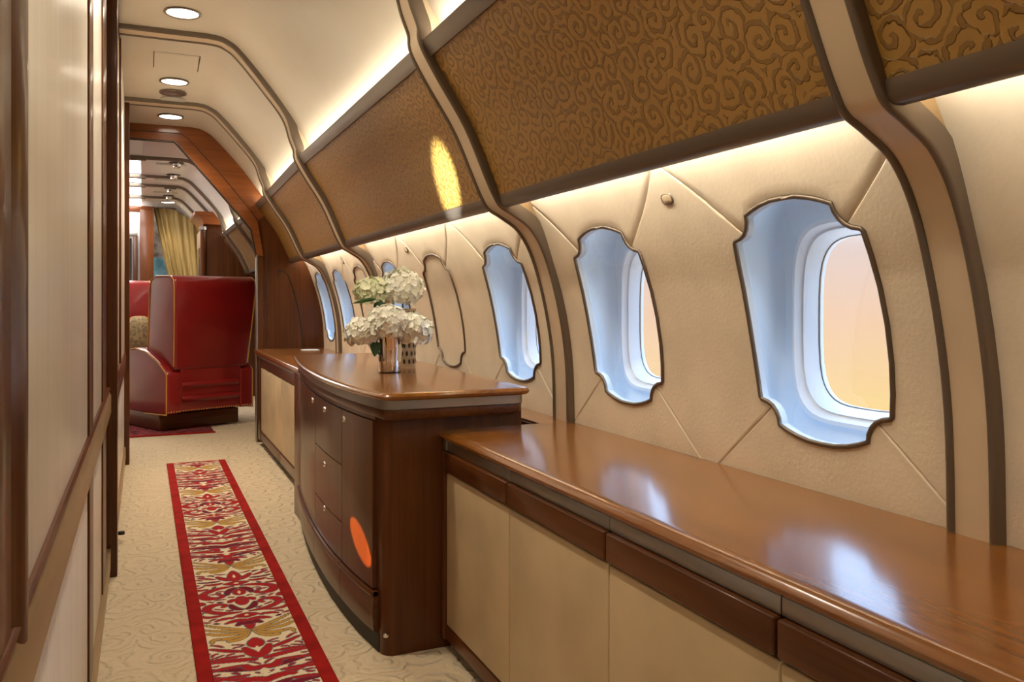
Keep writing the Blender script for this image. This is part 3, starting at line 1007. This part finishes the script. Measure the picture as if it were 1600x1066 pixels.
tube('carved_line', [(.79, BULK - .001, 1.10), (.79, BULK - .001, 1.045)], .003, 'bronze_dark', WB, n=6)
tube('carved_line', [(.722, BULK - .001, 1.20), (.722, BULK - .001, .60)], .002, 'bronze_dark', WB, n=6)

# ------------------------------------------------------------------ runner
PER = .60
def stroke(p0, p1, p2, w0, w1, w2):
    return (np.array(p0), np.array(p1), np.array(p2), w0, w1, w2)
RED, GOLD, DARK = (.36, .012, .014), (.50, .27, .045), (.17, .008, .018)
CREAM, BLUE = (.74, .62, .42), (.075, .11, .14)
def motif(variant):
    s = []
    A = lambda col, *a: s.append((col, stroke(*a)))
    # gold wings
    A(GOLD, (.004, .045), (.05, .055), (.125, .115), .004, .010, .004)
    A(GOLD, (.006, .040), (.06, .040), (.128, .085), .004, .009, .004)
    A(GOLD, (.006, .034), (.07, .022), (.110, .052), .004, .010, .006)
    A(GOLD, (.010, .028), (.05, .000), (.088, .012), .004, .011, .007)
    A(GOLD, (.008, .024), (.03, -.012), (.060, -.006), .003, .009, .008)
    A(GOLD, (.086, .012), (.105, .018), (.104, -.006), .006, .008, .003)
    # red palmette that sits in the wings
    A(RED, (0, .050), (0, .075), (0, .098), .004, .013, .009)
    A(DARK, (.004, .085), (.018, .098), (.030, .078), .008, .010, .004)
    A(RED, (.010, .105), (.035, .112), (.058, .098), .007, .009, .003)
    if variant == 0:
        A(RED, (.0, .135), (.012, .136), (.030, .134), .013, .011, .003)
        A(RED, (.040, .128), (.06, .134), (.082, .122), .004, .007, .003)
        A(RED, (.050, .158), (.10, .140), (.118, .165), .003, .006, .004)
        A(RED, (.014, .160), (.070, .158), (.100, .195), .003, .009, .007)
        A(RED, (.100, .195), (.105, .235), (.058, .228), .007, .012, .005)
        A(RED, (.058, .228), (.040, .215), (.056, .208), .005, .006, .004)
        A(DARK, (.008, .175), (.030, .185), (.034, .215), .004, .010, .004)
        A(RED, (0, .215), (.008, .235), (.0, .258), .008, .012, .008)
        A(RED, (.012, .245), (.030, .250), (.034, .235), .006, .009, .004)
        A(RED, (.014, .350), (.070, .352), (.104, .315), .003, .010, .008)
        A(RED, (.104, .315), (.106, .272), (.060, .276), .008, .013, .006)
        A(RED, (.060, .276), (.040, .286), (.056, .298), .005, .007, .004)
        A(DARK, (.008, .335), (.032, .325), (.036, .290), .004, .011, .004)
        A(RED, (.0, .290), (.006, .305), (.0, .320), .010, .014, .006)
        A(RED, (.0, .372), (.014, .372), (.034, .375), .014, .012, .003)
        A(RED, (.112, .245), (.120, .255), (.128, .25), .008, .010, .008)
        A(RED, (.108, .200), (.118, .205), (.126, .19), .004, .006, .004)
        A(RED, (.045, .385), (.068, .375), (.090, .388), .004, .008, .003)
        A(DARK, (.050, .405), (.075, .398), (.108, .410), .003, .005, .003)
        A(RED, (.012, .402), (.034, .412), (.050, .440), .006, .010, .004)
        A(RED, (.0, .405), (.0, .435), (.0, .475), .012, .018, .003)
        A(RED, (.062, .425), (.08, .432), (.105, .450), .003, .006, .003)
        A(RED, (.092, .350), (.112, .345), (.125, .36), .004, .006, .004)
    else:
        for k in range(6):
            a = .13 + .048 * k
            A(RED if k % 2 else DARK, (.016, a), (.065, a + .012), (.122, a + .040 - .012 * (k % 3)), .006, .009, .004)
            A(RED, (.040, a + .026), (.080, a + .030), (.126, a + .020), .003, .006, .004)
        A(RED, (.0, .125), (.010, .150), (.030, .155), .010, .010, .004)
        A(RED, (.030, .19), (.020, .215), (.045, .220), .006, .009, .005)
        A(DARK, (.0, .225), (.020, .238), (.045, .250), .010, .011, .005)
        A(RED, (.0, .265), (.030, .285), (.062, .275), .008, .010, .005)
        A(RED, (.006, .330), (.030, .318), (.040, .345), .006, .011, .006)
        A(RED, (.0, .385), (.020, .400), (.030, .435), .009, .012, .004)
        A(RED, (.004, .440), (.012, .455), (.0, .478), .008, .012, .004)
        A(RED, (.040, .420), (.07, .430), (.11, .455), .004, .008, .003)
    k, g = PER / .49, 1.5
    rnd = random.Random(11 + variant)
    pts = []
    for _, (a, b, d, w0, w1, w2) in s:
        for t in np.linspace(0, 1, 9):
            q = (1 - t) ** 2 * a + 2 * t * (1 - t) * b + t * t * d
            pts.append((q[0], q[1] * k, g * ((1 - t) ** 2 * w0 + 2 * t * (1 - t) * w1 + t * t * w2)))
    for _ in range(2600):
        u, v_, an, ln = rnd.uniform(.0, .122), rnd.uniform(.10, .56), rnd.uniform(-.9, .9), rnd.uniform(.012, .040)
        bend = rnd.uniform(-.5, .5)
        a = np.array((u, v_)); d = a + ln * np.array((math.cos(an), math.sin(an)))
        b = (a + d) / 2 + ln * bend * np.array((-math.sin(an), math.cos(an)))
        w = rnd.uniform(.0035, .0062)
        new = []
        for t in np.linspace(0, 1, 6):
            q = (1 - t) ** 2 * a + 2 * t * (1 - t) * b + t * t * d
            new.append((q[0], q[1], w * (.6 + .4 * math.sin(PI * t))))
        if max(q[0] for q in new) > .128 or min(q[0] for q in new) < .004: continue
        if all(math.hypot(q[0] - p[0], q[1] - p[1]) > q[2] + p[2] + .0036 for q in new for p in pts):
            pts += new
            s.append((RED if rnd.random() < .7 else DARK, (a / (1, k), b / (1, k), d / (1, k), w * .5 / g, w * 1.25 / g, w * .35 / g)))
    return [(c, (a * (1, k), b * (1, k), d * (1, k), w0 * (1.08 if c is GOLD else g), w1 * (1.08 if c is GOLD else g), w2 * (1.08 if c is GOLD else g))) for c, (a, b, d, w0, w1, w2) in s]
def raster(variant, U, V, period):
    """U in 0..half width, V in 0..period; returns colours"""
    best = np.full(U.shape, 9.)
    col = np.tile(np.array(CREAM), U.shape + (1,))
    fills = []
    for c, (p0, p1, p2, w0, w1, w2) in motif(variant):
        dmin = np.full(U.shape, 9.)
        for t in np.linspace(0, 1, 15):
            q = (1 - t) ** 2 * p0 + 2 * t * (1 - t) * p1 + t * t * p2
            w = (1 - t) ** 2 * w0 + 2 * t * (1 - t) * w1 + t * t * w2
            for dv in (0, period, -period):
                d = np.hypot(U - q[0], V - q[1] + dv) - w
                dmin = np.minimum(dmin, d)
        fills.append((c, dmin))
        best = np.minimum(best, dmin)
    edge = (best > -.0004) & (best < .0024)
    col[edge] = BLUE
    for c, d in fills:
        col[d < -.0002] = c
        col[(d >= -.0002) & (d < .0014) & (best < -.0002)] = BLUE
    # cream eyes
    for (ey, r1, r2) in (((.136, .006, .005), (.300, .004, .010), (.372, .007, .005), (.43, .004, .012)) if variant == 0 else ((.150, .010, .006), (.30, .012, .005), (.42, .005, .014))):
        col[(U / r1) ** 2 + ((V - ey * PER / .49) / (r2 * 1.4)) ** 2 < 1] = CREAM
    return col
RUG = thing('runner_rug', (.268, 3.1, 0), 'long narrow runner with red border and damask pattern', 'rug')
rx0, rx1, ry0, ry1 = .116, .420, 1.25, 4.93
bw = .036
fx0, fx1, fy0, fy1 = rx0 + bw, rx1 - bw, ry0 + bw, ry1 - .012
st = .0026
nx, ny = int((fx1 - fx0) / st) + 1, int((fy1 - fy0) / st) + 1
xs = np.linspace(fx0, fx1, nx)
ys = np.linspace(fy0, fy1, ny)
X, Y = np.meshgrid(xs, ys)
U = np.abs(X - (rx0 + rx1) / 2)
V = (Y - 2.30) - np.floor((Y - 2.30) / PER) * PER
tile = np.floor((Y - 2.30) / PER).astype(int)
c0, c1 = raster(0, U, V, PER), raster(1, U, V, PER)
colr = np.where((tile % 2 == 0)[..., None], c0, c1)
rng = np.random.default_rng(3)
colr = colr * (1 + .16 * (rng.random(colr.shape[:2]) - .5))[..., None]
Zr = np.full_like(X, .0075)
vv = np.stack([X, Y, Zr], -1).reshape(-1, 3)
ii = np.arange(nx * ny).reshape(ny, nx)
ff = np.stack([ii[:-1, :-1], ii[:-1, 1:], ii[1:, 1:], ii[1:, :-1]], -1).reshape(-1, 4)
me = bpy.data.meshes.new('patterned_field')
me.vertices.add(len(vv)); me.vertices.foreach_set('co', vv.ravel().astype(np.float32))
me.loops.add(ff.size); me.loops.foreach_set('vertex_index', ff.ravel().astype(np.int32))
me.polygons.add(len(ff)); me.polygons.foreach_set('loop_start', np.arange(0, ff.size, 4, dtype=np.int32))
me.update(calc_edges=True)
at = me.attributes.new('weave', 'FLOAT_COLOR', 'POINT')
at.data.foreach_set('color', np.concatenate([colr.reshape(-1, 3), np.ones((nx * ny, 1))], 1).ravel().astype(np.float32))
me.materials.append(M['rug'])
o = bpy.data.objects.new('patterned_field', me)
C.objects.link(o)
adopt(o, RUG)
for nm, a, b in (('side_border', (rx0, ry0, .0005), (fx0, ry1, .009)), ('side_border', (fx1, ry0, .0005), (rx1, ry1, .009)),
                 ('end_border', (fx0, fy1, .0005), (fx1, ry1, .0085)), ('end_border', (fx0, ry0, .0005), (fx1, fy0, .0085))):
    box(nm, a, b, 'rug_red', RUG, .003)

# ------------------------------------------------------------------ vases and hydrangeas
TOPZ = .670
VF, VB = (.723, 2.60, TOPZ), (.822, 2.745, TOPZ)
t = thing('silver_vase', VF, 'mirror-polished silver cup vase in front', 'vase')
lathe('cup', [(.0005, .0), (.033, .0), (.0345, .003), (.037, .04), (.0425, .115), (.0435, .117), (.0415, .115), (.036, .04), (.0005, .012)], VF, 'chrome', t, n=48)
lathe('foot_ring', [(.0335, 0), (.0355, .001), (.0355, .003), (.034, .004)], VF, 'bronze_dark', t, n=48)
t = thing('pierced_vase', VB, 'slim ivory vase pierced with small ovals, standing behind', 'vase')
lathe('body', [(.0005, .0), (.029, .0), (.031, .004), (.032, .20), (.034, .203), (.030, .2), (.029, .01), (.0005, .008)], VB, 'vase_b', t, n=40)
for r in range(7):
    for k in range(12):
        a = 2 * PI * (k + .5 * (r % 2)) / 12
        c, s = math.cos(a), math.sin(a)
        z = VB[2] + .024 + r * .027
        pts = []
        for q in range(8):
            b = 2 * PI * q / 8
            da, dz = .0045 * math.cos(b), .009 * math.sin(b)
            pts.append((VB[0] + .0328 * c - da * s, VB[1] + .0328 * s + da * c, z + dz))
        if c * -.3 + s * -1 > -.3:
            mesh_obj('oval_piercing', pts, [tuple(range(8))], 'bronze_dark', t, smooth=False)

def hydrangea(ctr, rad, vase, label, mat, n, seed, leaf=None):
    rnd = random.Random(seed)
    ctr = Vector(ctr)
    t = thing('hydrangea', tuple(ctr), label, 'flower', 'hydrangea heads in the two vases')
    verts, faces = [], []
    ga = PI * (3 - 5 ** .5)
    for k in range(n):
        zz = 1 - 1.72 * (k + .5) / n
        rr = math.sqrt(max(0, 1 - zz * zz))
        d = Vector((rr * math.cos(ga * k), rr * math.sin(ga * k), zz * .85))
        d += Vector([rnd.uniform(-.07, .07) for _ in range(3)])
        p = ctr + d * rad * rnd.uniform(.88, 1.06)
        nrm = (d.normalized() + Vector([rnd.uniform(-.45, .45) for _ in range(3)])).normalized()
        q = nrm.to_track_quat('Z', 'Y').to_matrix()
        spin = rnd.uniform(0, PI)
        sz = rnd.uniform(.0095, .0135)
        for j in range(4):
            a = spin + j * PI / 2 + rnd.uniform(-.12, .12)
            lift = rnd.uniform(.1, .5)
            pts = []
            for (u, v, w) in ((0, 0, 0), (.5, -.48, .25), (1.0, -.30, .7), (1.12, 0, .6), (1.0, .30, .7), (.5, .48, .25), (.6, 0, .05)):
                x, y, z = u * sz, v * sz * 1.25, w * sz * lift
                pts.append(p + q @ Vector((x * math.cos(a) - y * math.sin(a), x * math.sin(a) + y * math.cos(a), z)))
            b = len(verts)
            verts += pts
            faces += [(b, b + 1, b + 6), (b + 1, b + 2, b + 6), (b + 2, b + 3, b + 6), (b + 3, b + 4, b + 6), (b + 4, b + 5, b + 6), (b + 5, b, b + 6)]
    me = bpy.data.meshes.new('petals')
    me.from_pydata([tuple(v) for v in verts], [], faces)
    me.materials.append(M[mat])
    o = bpy.data.objects.new('petals', me)
    o['kind'] = 'stuff'
    C.objects.link(o)
    adopt(o, t)
    # soft core so that no gap shows through the head
    lathe('flower_core', [(.0005, rad * .72), (rad * .45, rad * .58), (rad * .72, rad * .25), (rad * .76, -.1 * rad), (rad * .5, -rad * .5), (.0005, -rad * .62)], tuple(ctr), 'petal_g', t, n=20, angle=80)
    base = Vector((vase[0] + (ctr.x - vase[0]) * .12, vase[1] + (ctr.y - vase[1]) * .12, vase[2] + .02))
    tube('stem', smooth_path([tuple(base), tuple(base.lerp(ctr, .55) + Vector((0, 0, .01))), tuple(ctr)], 4), .003, 'leaf', t, n=6)
    for (a, b, wd) in (leaf or []):
        a, b = Vector(a), Vector(b)
        ax = (b - a)
        sd = ax.cross(Vector((.25, 1, .2))).normalized()
        rows = []
        for k in range(9):
            u = k / 8
            wv = wd * math.sin(PI * u ** .75) ** .8 + .0003
            c = a + ax * u + Vector((0, 0, -.012 * u * u))
            rows.append([tuple(c - sd * wv), tuple(c + Vector((0, -.003, .0))), tuple(c + sd * wv)])
        grid_obj('leaf', rows, 'leaf', t)
    return t
hydrangea((.625, 2.57, .800), .050, VF, 'left white hydrangea head in the silver vase', 'petal', 130, 1, [((.665, 2.55, .775), (.655, 2.53, .738), .016)])
hydrangea((.705, 2.56, .828), .064, VF, 'middle white hydrangea head above the silver vase', 'petal', 190, 2)
hydrangea((.792, 2.57, .803), .060, VF, 'right white hydrangea head, closest to the window', 'petal', 170, 3)
hydrangea((.695, 2.73, .930), .054, VB, 'upper left greenish white hydrangea head over a long dark leaf', 'petal_g', 140, 4, [((.70, 2.68, .905), (.615, 2.66, .902), .006), ((.70, 2.69, .90), (.72, 2.67, .868), .018)])
hydrangea((.800, 2.73, .940), .072, VB, 'upper right large creamy hydrangea head on the tall vase', 'petal', 210, 5)

# ------------------------------------------------------------------ lounge beyond the arch
LR = [6.75, 7.75, 8.35, 9.3]
lc = tag(empty('ceiling', (0, 8, 1.95)), 'white glossy lounge ceiling beyond the arch', None, None, 'structure')
edges = [BULK + .06] + LR + [10.4]
for a, b in zip(edges, edges[1:]):
    full = [q for q in CEILC if q[0] > 0] + [(-.02, 2.067)]
    grid_obj('ceiling_panel', [[T(x, y, z) for x, z in full] for y in (a, b)], 'ceil_white', lc, angle=60)
    rows = [[T(x, y, 2.067) for x in (-1.3, -.42)] for y in (a, b)]
    grid_obj('ceiling_panel', rows, 'ceil_white', lc)
    if a > 6:
        tag(grid_obj('lit_ceiling_panel', [[T(x, y, 2.075) for x in (-.42, -.02)] for y in (a + .05, b - .05)], 'skypanel'),
            ['', 'nearest glowing ceiling panel at the lounge\'s left', 'second glowing ceiling panel, between two close ribs', 'third glowing ceiling panel in the lounge', 'farthest glowing ceiling panel in the lounge'][edges.index(a)], 'light panel', 'glowing lounge ceiling panels')
    else:
        grid_obj('ceiling_panel', [[T(x, y, 2.067) for x in (-.42, -.02)] for y in (a, b)], 'ceil_white', lc)
for k, y in enumerate(LR):
    build_rib(6 + k, y, .055, [(x, z) for x, z in RIBC if z > 1.1], mat='bronze', name='trim_%d' % (6 + k))
    box('rib_cross', (-.46, y - .03, T(0, y, 2.067)[2] - .03), (.02, y + .03, T(0, y, 2.067)[2] + .01), 'bronze', lc, .003)
for k, (y, lab) in enumerate(((6.95, 'nearest small chrome spotlight in the lounge ceiling'), (7.62, 'second small chrome spotlight in the lounge ceiling'), (8.55, 'third small chrome spotlight in the lounge ceiling'), (9.15, 'farthest tiny chrome spotlight in the lounge ceiling'))):
    p = T(.235, y, 2.062)
    t = thing('ceiling_spotlight', p, lab, 'spotlight', 'chrome spotlights in the lounge ceiling')
    lathe('flange', [(.055, .004), (.055, -.003), (.03, -.008)], p, 'bronze_dark', t, n=16)
    lathe('head', [(.03, -.004), (.03, -.032), (.024, -.036), (.0005, -.036)], p, 'chrome', t, n=16)
for k, (y, lab) in enumerate(((7.05, 'nearest grey air slot in the lounge ceiling'), (7.98, 'middle grey air slot in the lounge ceiling'), (8.9, 'farthest grey air slot in the lounge ceiling'))):
    p = T(.22, y, 2.0655)
    t = thing('air_slot', p, lab, 'air vent', 'air slots in the lounge ceiling')
    for j in range(3):
        box('slot_bar', (.09, y - .045 + .03 * j, p[2] - .004), (.36, y - .022 + .03 * j, p[2] + .002), 'vent', t, .001)
downlight(.25, 9.75, 2.065, .085, 'round glowing downlight at the far end of the lounge', 12, 'lamp', 'downlight', 'downlights in the lounge')
box('pinkish_ceiling_plate', (.0, 5.75, T(0, 6, 2.067)[2] - .006), (.30, 6.62, T(0, 6, 2.067)[2] - .002), plain('mauve_ceiling_plate', (.50, .40, .38), .4, bump=.02), lc, .002)

wl = structure('wall_lounge', (1.08, 8, 0), 'mahogany lined side wall of the lounge')
wall_poly = [(WX(z) + .005, z) for z in np.linspace(.0, 1.24, 22)] + [(.90, 1.30), (.735, 1.56), (.80, 1.56), (1.15, 1.2), (1.15, 0)]
prism('side_lining', wall_poly, 'Y', BULK + .06, 10.4, 'wood_v', wl, 0)
tag(box('wall_end', (-1.3, 10.36, 0), (1.2, 10.42, 2.1), 'pale', None, 0), 'pale end wall of the lounge', None, None, 'structure')
tag(box('wall_lounge_left', (-1.35, 5.5, 0), (-1.3, 10.4, 2.1), 'silk', None, 0), 'cream far side wall of the lounge', None, None, 'structure')
box('bulkhead_return', (-1.3, BULK, 0), (-.10, BULK + .05, 2.1), 'wood_v', BK, 0)
# overhead panels in the lounge
for k, (b0, b1, lab) in enumerate(((BULK + .07, 6.72, 'glossy tan lounge overhead panel just through the doorway'), (6.78, 8.1, 'glossy tan lounge overhead panel farther from the doorway'))):
    t = thing('lounge_overhead_panel', (.87, (b0 + b1) / 2, 1.16), lab, 'overhead panel', 'lounge overhead panels')
    grid_obj('face', [[T(x, y, z) for x, z in BINC] for y in (b0, b1)], plain('tan_lacquer', (.36, .23, .10), .22, coat=.6, var=.03), t)
    for nm, sec in (('lower_rail', [(.868, 1.184), (.858, 1.180), (.8625, 1.158), (.872, 1.150), (.893, 1.19)]), ('upper_rail', [(.678, 1.528), (.670, 1.524), (.650, 1.556), (.675, 1.572), (.695, 1.56)])):
        grid_obj(nm, [[T(x, y, z) for x, z in sec + sec[:1]] for y in (b0, b1)], 'bronze', t)
    g = thing('lounge_cove_strip', (.68, (b0 + b1) / 2, 1.55), 'cove light strip above the ' + lab, 'light strip', 'lounge cove strips')
    grid_obj('glowing_strip', [[T(x, y, z) for x, z in ((.664, 1.5735), (.690, 1.5735))] for y in (b0 + .02, b1 - .02)], 'strip_up', g)
    grid_obj('strip_edge', [[T(x, y, z) for x, z in ((.662, 1.571), (.661, 1.5745), (.663, 1.5745))] for y in (b0 + .02, b1 - .02)], 'steel', g)
# side console
t = thing('lounge_console', (.92, 5.85, 0), 'low console with gold edged top behind the red armchair', 'console')
box('body', (.80, 5.58, .06), (1.08, 6.12, .60), 'wood_v', t, .002)
box('top', (.775, 5.58, .66), (1.085, 6.12, .69), 'wood_y', t, .004)
box('gold_edge', (.768, 5.58, .672), (.776, 6.12, .69), 'gold', t, .001)
for k in range(2):
    box('panel', (.79, 5.60 + k * .26, .10), (.80, 5.84 + k * .26, .58), 'door_cream', t, .002)
box('neck', (.82, 5.58, .60), (1.08, 6.12, .66), 'wood_y', t, 0)
# tall cabinet with cornice
t = thing('tall_cabinet', (.75, 8.4, 0), 'tall mahogany cabinet with flared cornice behind the armchair', 'cabinet')
box('body', (.50, 8.15, 0), (1.08, 8.9, 1.60), 'wood_v', t, .004)
cor = [(.50, 1.60), (.495, 1.63), (.47, 1.665), (.43, 1.69), (.425, 1.715), (1.0, 1.715), (1.0, 1.60)]
prism('cornice', cor, 'Y', 8.08, 8.95, 'wood_arch', t, .002)
box('side_frame', (.488, 8.22, .20), (.501, 8.86, 1.56), 'gold', t, .002)
box('glass_door', (.484, 8.27, .24), (.490, 8.81, 1.40), 'smoke', t, .001)
tube('corner_column', [(.505, 8.15, .0), (.505, 8.15, 1.585)], .028, 'wood_v', t, n=16)
lathe('column_capital', [(.028, 0), (.036, .004), (.036, .03), (.030, .034)], (.505, 8.15, 1.55), 'steel', t, n=16)
# curtain
t = thing('curtain', (.35, 10.1, .2), 'gathered gold silk curtain drawn aside at the lounge\'s end', 'curtain')
rows = []
for i in range(30):
    v = i / 29
    z = 1.93 - v * 1.75
    x0 = .10 + .19 * min(v / .55, 1) - .05 * max(0, (v - .55) / .45)
    row = []
    for j in range(90):
        u = j / 89
        x = x0 + (.72 - x0) * u ** (1 + .35 * (1 - v))
        f = .020 * math.sin(u * 58 + .8 * math.sin(v * 4)) * (.6 + .4 * math.sin(u * 9)) + .012 * math.sin(u * 23 + v * 3)
        row.append((x, 10.1 + f, z - max(0, x - .30) * .55 * (1 - v)))
    rows.append(row)
grid_obj('folds', rows, 'curtain', t, angle=80)
tube('curtain_rod', [(.05, 10.12, 1.935), (.34, 10.12, 1.935)], .008, 'bronze', t)
# end wall panels: picture, wooden post
t = thing('wall_picture', (.25, 10.3, 1.2), 'picture with blue lower half glimpsed beside the curtain', 'picture')
box('print', (.05, 10.33, .9), (.60, 10.352, 1.92), 'picture', t, 0)
box('picture_frame', (.04, 10.325, .86), (.61, 10.352, .90), 'wood_x', t, .002)
t = thing('wood_pillar', (.03, 10.0, 0), 'wide mahogany pillar left of the gold curtain', 'pillar')
box('shaft', (-.035, 9.98, 0), (.105, 10.12, 1.90), 'wood_v', t, .004)
box('head_rail', (-.8, 9.99, 1.875), (.11, 10.10, 1.94), 'wood_x', t, .003)
t = thing('inner_door_frame', (-.12, 10.2, 0), 'slim dark door frame left of the mahogany pillar', 'door frame')
box('jamb', (-.105, 10.2, 0), (-.06, 10.3, 1.62), 'wood_v', t, .003)
box('lintel', (-.5, 10.2, 1.62), (-.06, 10.3, 1.66), 'steel', t, .003)
box('glass_leaf', (-.30, 10.24, .0), (-.12, 10.26, 1.60), 'smoke', t, .001)
# lounge rug
t = thing('lounge_rug', (.1, 6.9, 0), 'dark red patterned rug under the armchairs', 'rug')
box('pile', (-.75, 6.02, .0008), (.44, 8.2, .009), plain('lounge_rug_pile', (.16, .035, .04), .95, bump=.4, bscale=300, var=.9, vscale=26, spec=.1), t, .002)
box('binding', (-.76, 6.0, .0008), (.45, 6.02, .0095), 'rug_red', t, .002)

# ------------------------------------------------------------------ red leather armchairs
def poly_body(name, sections, mat, parent, bevel):
    """sections: list of 4-corner loops, lofted and bevelled"""
    n = len(sections[0])
    v = [p for s in sections for p in s]
    f = [tuple(range(n)), tuple(range(len(v) - n, len(v)))]
    for i in range(len(sections) - 1):
        f += [(i * n + j, i * n + (j + 1) % n, (i + 1) * n + (j + 1) % n, (i + 1) * n + j) for j in range(n)]
    return mesh_obj(name, v, f, mat, parent, bevel=bevel)

def armchair(label):
    r = thing('armchair', (0, 0, 0), label, 'armchair', 'red leather lounge armchairs')
    # tall padded back: one block whose side profile is drawn here, a little wider at the top
    prof = [(-.335, .135), (-.36, .45), (-.405, .80), (-.425, .98), (-.415, 1.045), (-.37, 1.072), (-.16, 1.075), (-.09, 1.05), (-.06, .98),
            (.0, .62), (.03, .46), (.0, .41), (-.12, .40), (-.12, .135)]
    hw = lambda z: .205 if z < .40 else .278 + .032 * min(1, (z - .4) / .6)
    n = len(prof)
    v = [(-hw(z), y, z) for y, z in prof] + [(hw(z), y, z) for y, z in prof]
    prof2 = [p for p in prof if p[1] >= .40]
    mid_, low = [(-.355, .42)] + prof[1:-2] + [(-.12, .42)], [(-.335, .135), (-.352, .43), (-.12, .43), (-.12, .135)]
    for nm, pr, hwf, bv in (('backrest', mid_, lambda z: .278 + .032 * max(0, min(1, (z - .4) / .6)), .024), ('lower_back', low, lambda z: .225, .006)):
        n = len(pr)
        v = [(-hwf(z), y, z) for y, z in pr] + [(hwf(z), y, z) for y, z in pr]
        f = [tuple(range(n)), tuple(range(n, 2 * n))] + [(j, (j + 1) % n, n + (j + 1) % n, n + j) for j in range(n)]
        b = mesh_obj(nm, v, f, 'leather', r, bevel=bv, angle=50)
        if nm == 'backrest':
            for q in (-1, 1):
                e = [(y, z) for y, z in pr if z > .43]
                tube('piping', [(q * (hwf(z) - .002), y + (.004 if y < -.2 else -.004), z - (.004 if z > 1.03 else 0)) for y, z in e], .0045, 'piping', b, n=6)
    for q in (-1, 1):
        a = [(-.352, .13), (.40, .10), (.42, .38), (.38, .48), (.28, .545), (.12, .565), (-.06, .545), (-.22, .485), (-.33, .425), (-.352, .40)]
        arm = prism('arm', a, 'X', q * .222, q * .325, 'leather', r, .014)
        tube('piping', [(q * .325, y * .985, z - .004) for y, z in a], .005, 'piping', arm, closed=True, n=6)
    box('seat_cushion', (-.218, -.10, .30), (.218, .42, .455), 'leather', r, .04)
    box('seat_rail', (-.218, -.28, .125), (.218, .39, .31), 'leather', r, .02)
    for z in (.33, .235):
        prism('back_pleat', [(-.362, z - .010), (-.345, z - .035), (-.33, z + .0), (-.349, z + .010)], 'X', -.215, .215, 'leather', r, .003)
    # nail head trim along the lower edge
    for k in range(34):
        x = -.315 + .63 * k / 33
        y = -.337 if abs(x) < .222 else -.354
        lathe('nail_head', [(.006, 0), (.004, -.004), (.0005, -.005)], (x, y, .143), 'piping', r, n=6, axis='Y')
    box('pedestal', (-.33, -.25, .012), (.27, .30, .118), 'wood_x', r, .006)
    return r

def children_of(o): return [c for c in bpy.data.objects if c.parent is o]
def copy_tree(o, parent=None):
    c = o.copy()
    C.objects.link(c)
    if parent: c.parent = parent
    for ch in children_of(o): copy_tree(ch, c)
    return c
ch = armchair('red leather swivel armchair seen from behind with gold piping')
ch2 = copy_tree(ch)
ch.location = (.29, 6.525, 0)
ch.rotation_euler = (0, 0, math.radians(25))
ch2['label'] = 'second red leather armchair facing the camera, half hidden at left'
ch2.location = (-.22, 7.75, 0)
ch2.rotation_euler = (0, 0, math.radians(180 + 12))
PC = (-.03, 7.42, .62)
t = thing('throw_pillow', (PC[0], PC[1], .46), 'small tapestry pillow on the half hidden armchair', 'pillow')
sq = lambda b: radial(3.5, .10, .15, b)
rows = []
for i in range(9):
    a = -PI / 2 + PI * i / 8
    rows.append([(PC[0] + sq(b) * max(math.cos(a), 0) ** .6 * math.cos(b), PC[1] + .05 * math.sin(a) + .25 * sq(b) * max(math.cos(a), 0) ** .6 * math.sin(b), PC[2] + sq(b) * max(math.cos(a), 0) ** .6 * math.sin(b)) for b in [2 * PI * k / 24 for k in range(24)]])
grid_obj('cushion', rows, 'pillow', t, close=True, angle=80)
tube('cord_edge', [(PC[0] + sq(b) * math.cos(b), PC[1] + .25 * sq(b) * math.sin(b), PC[2] + sq(b) * math.sin(b)) for b in [2 * PI * k / 24 for k in range(24)]], .006, 'piping', t, closed=True, n=6)
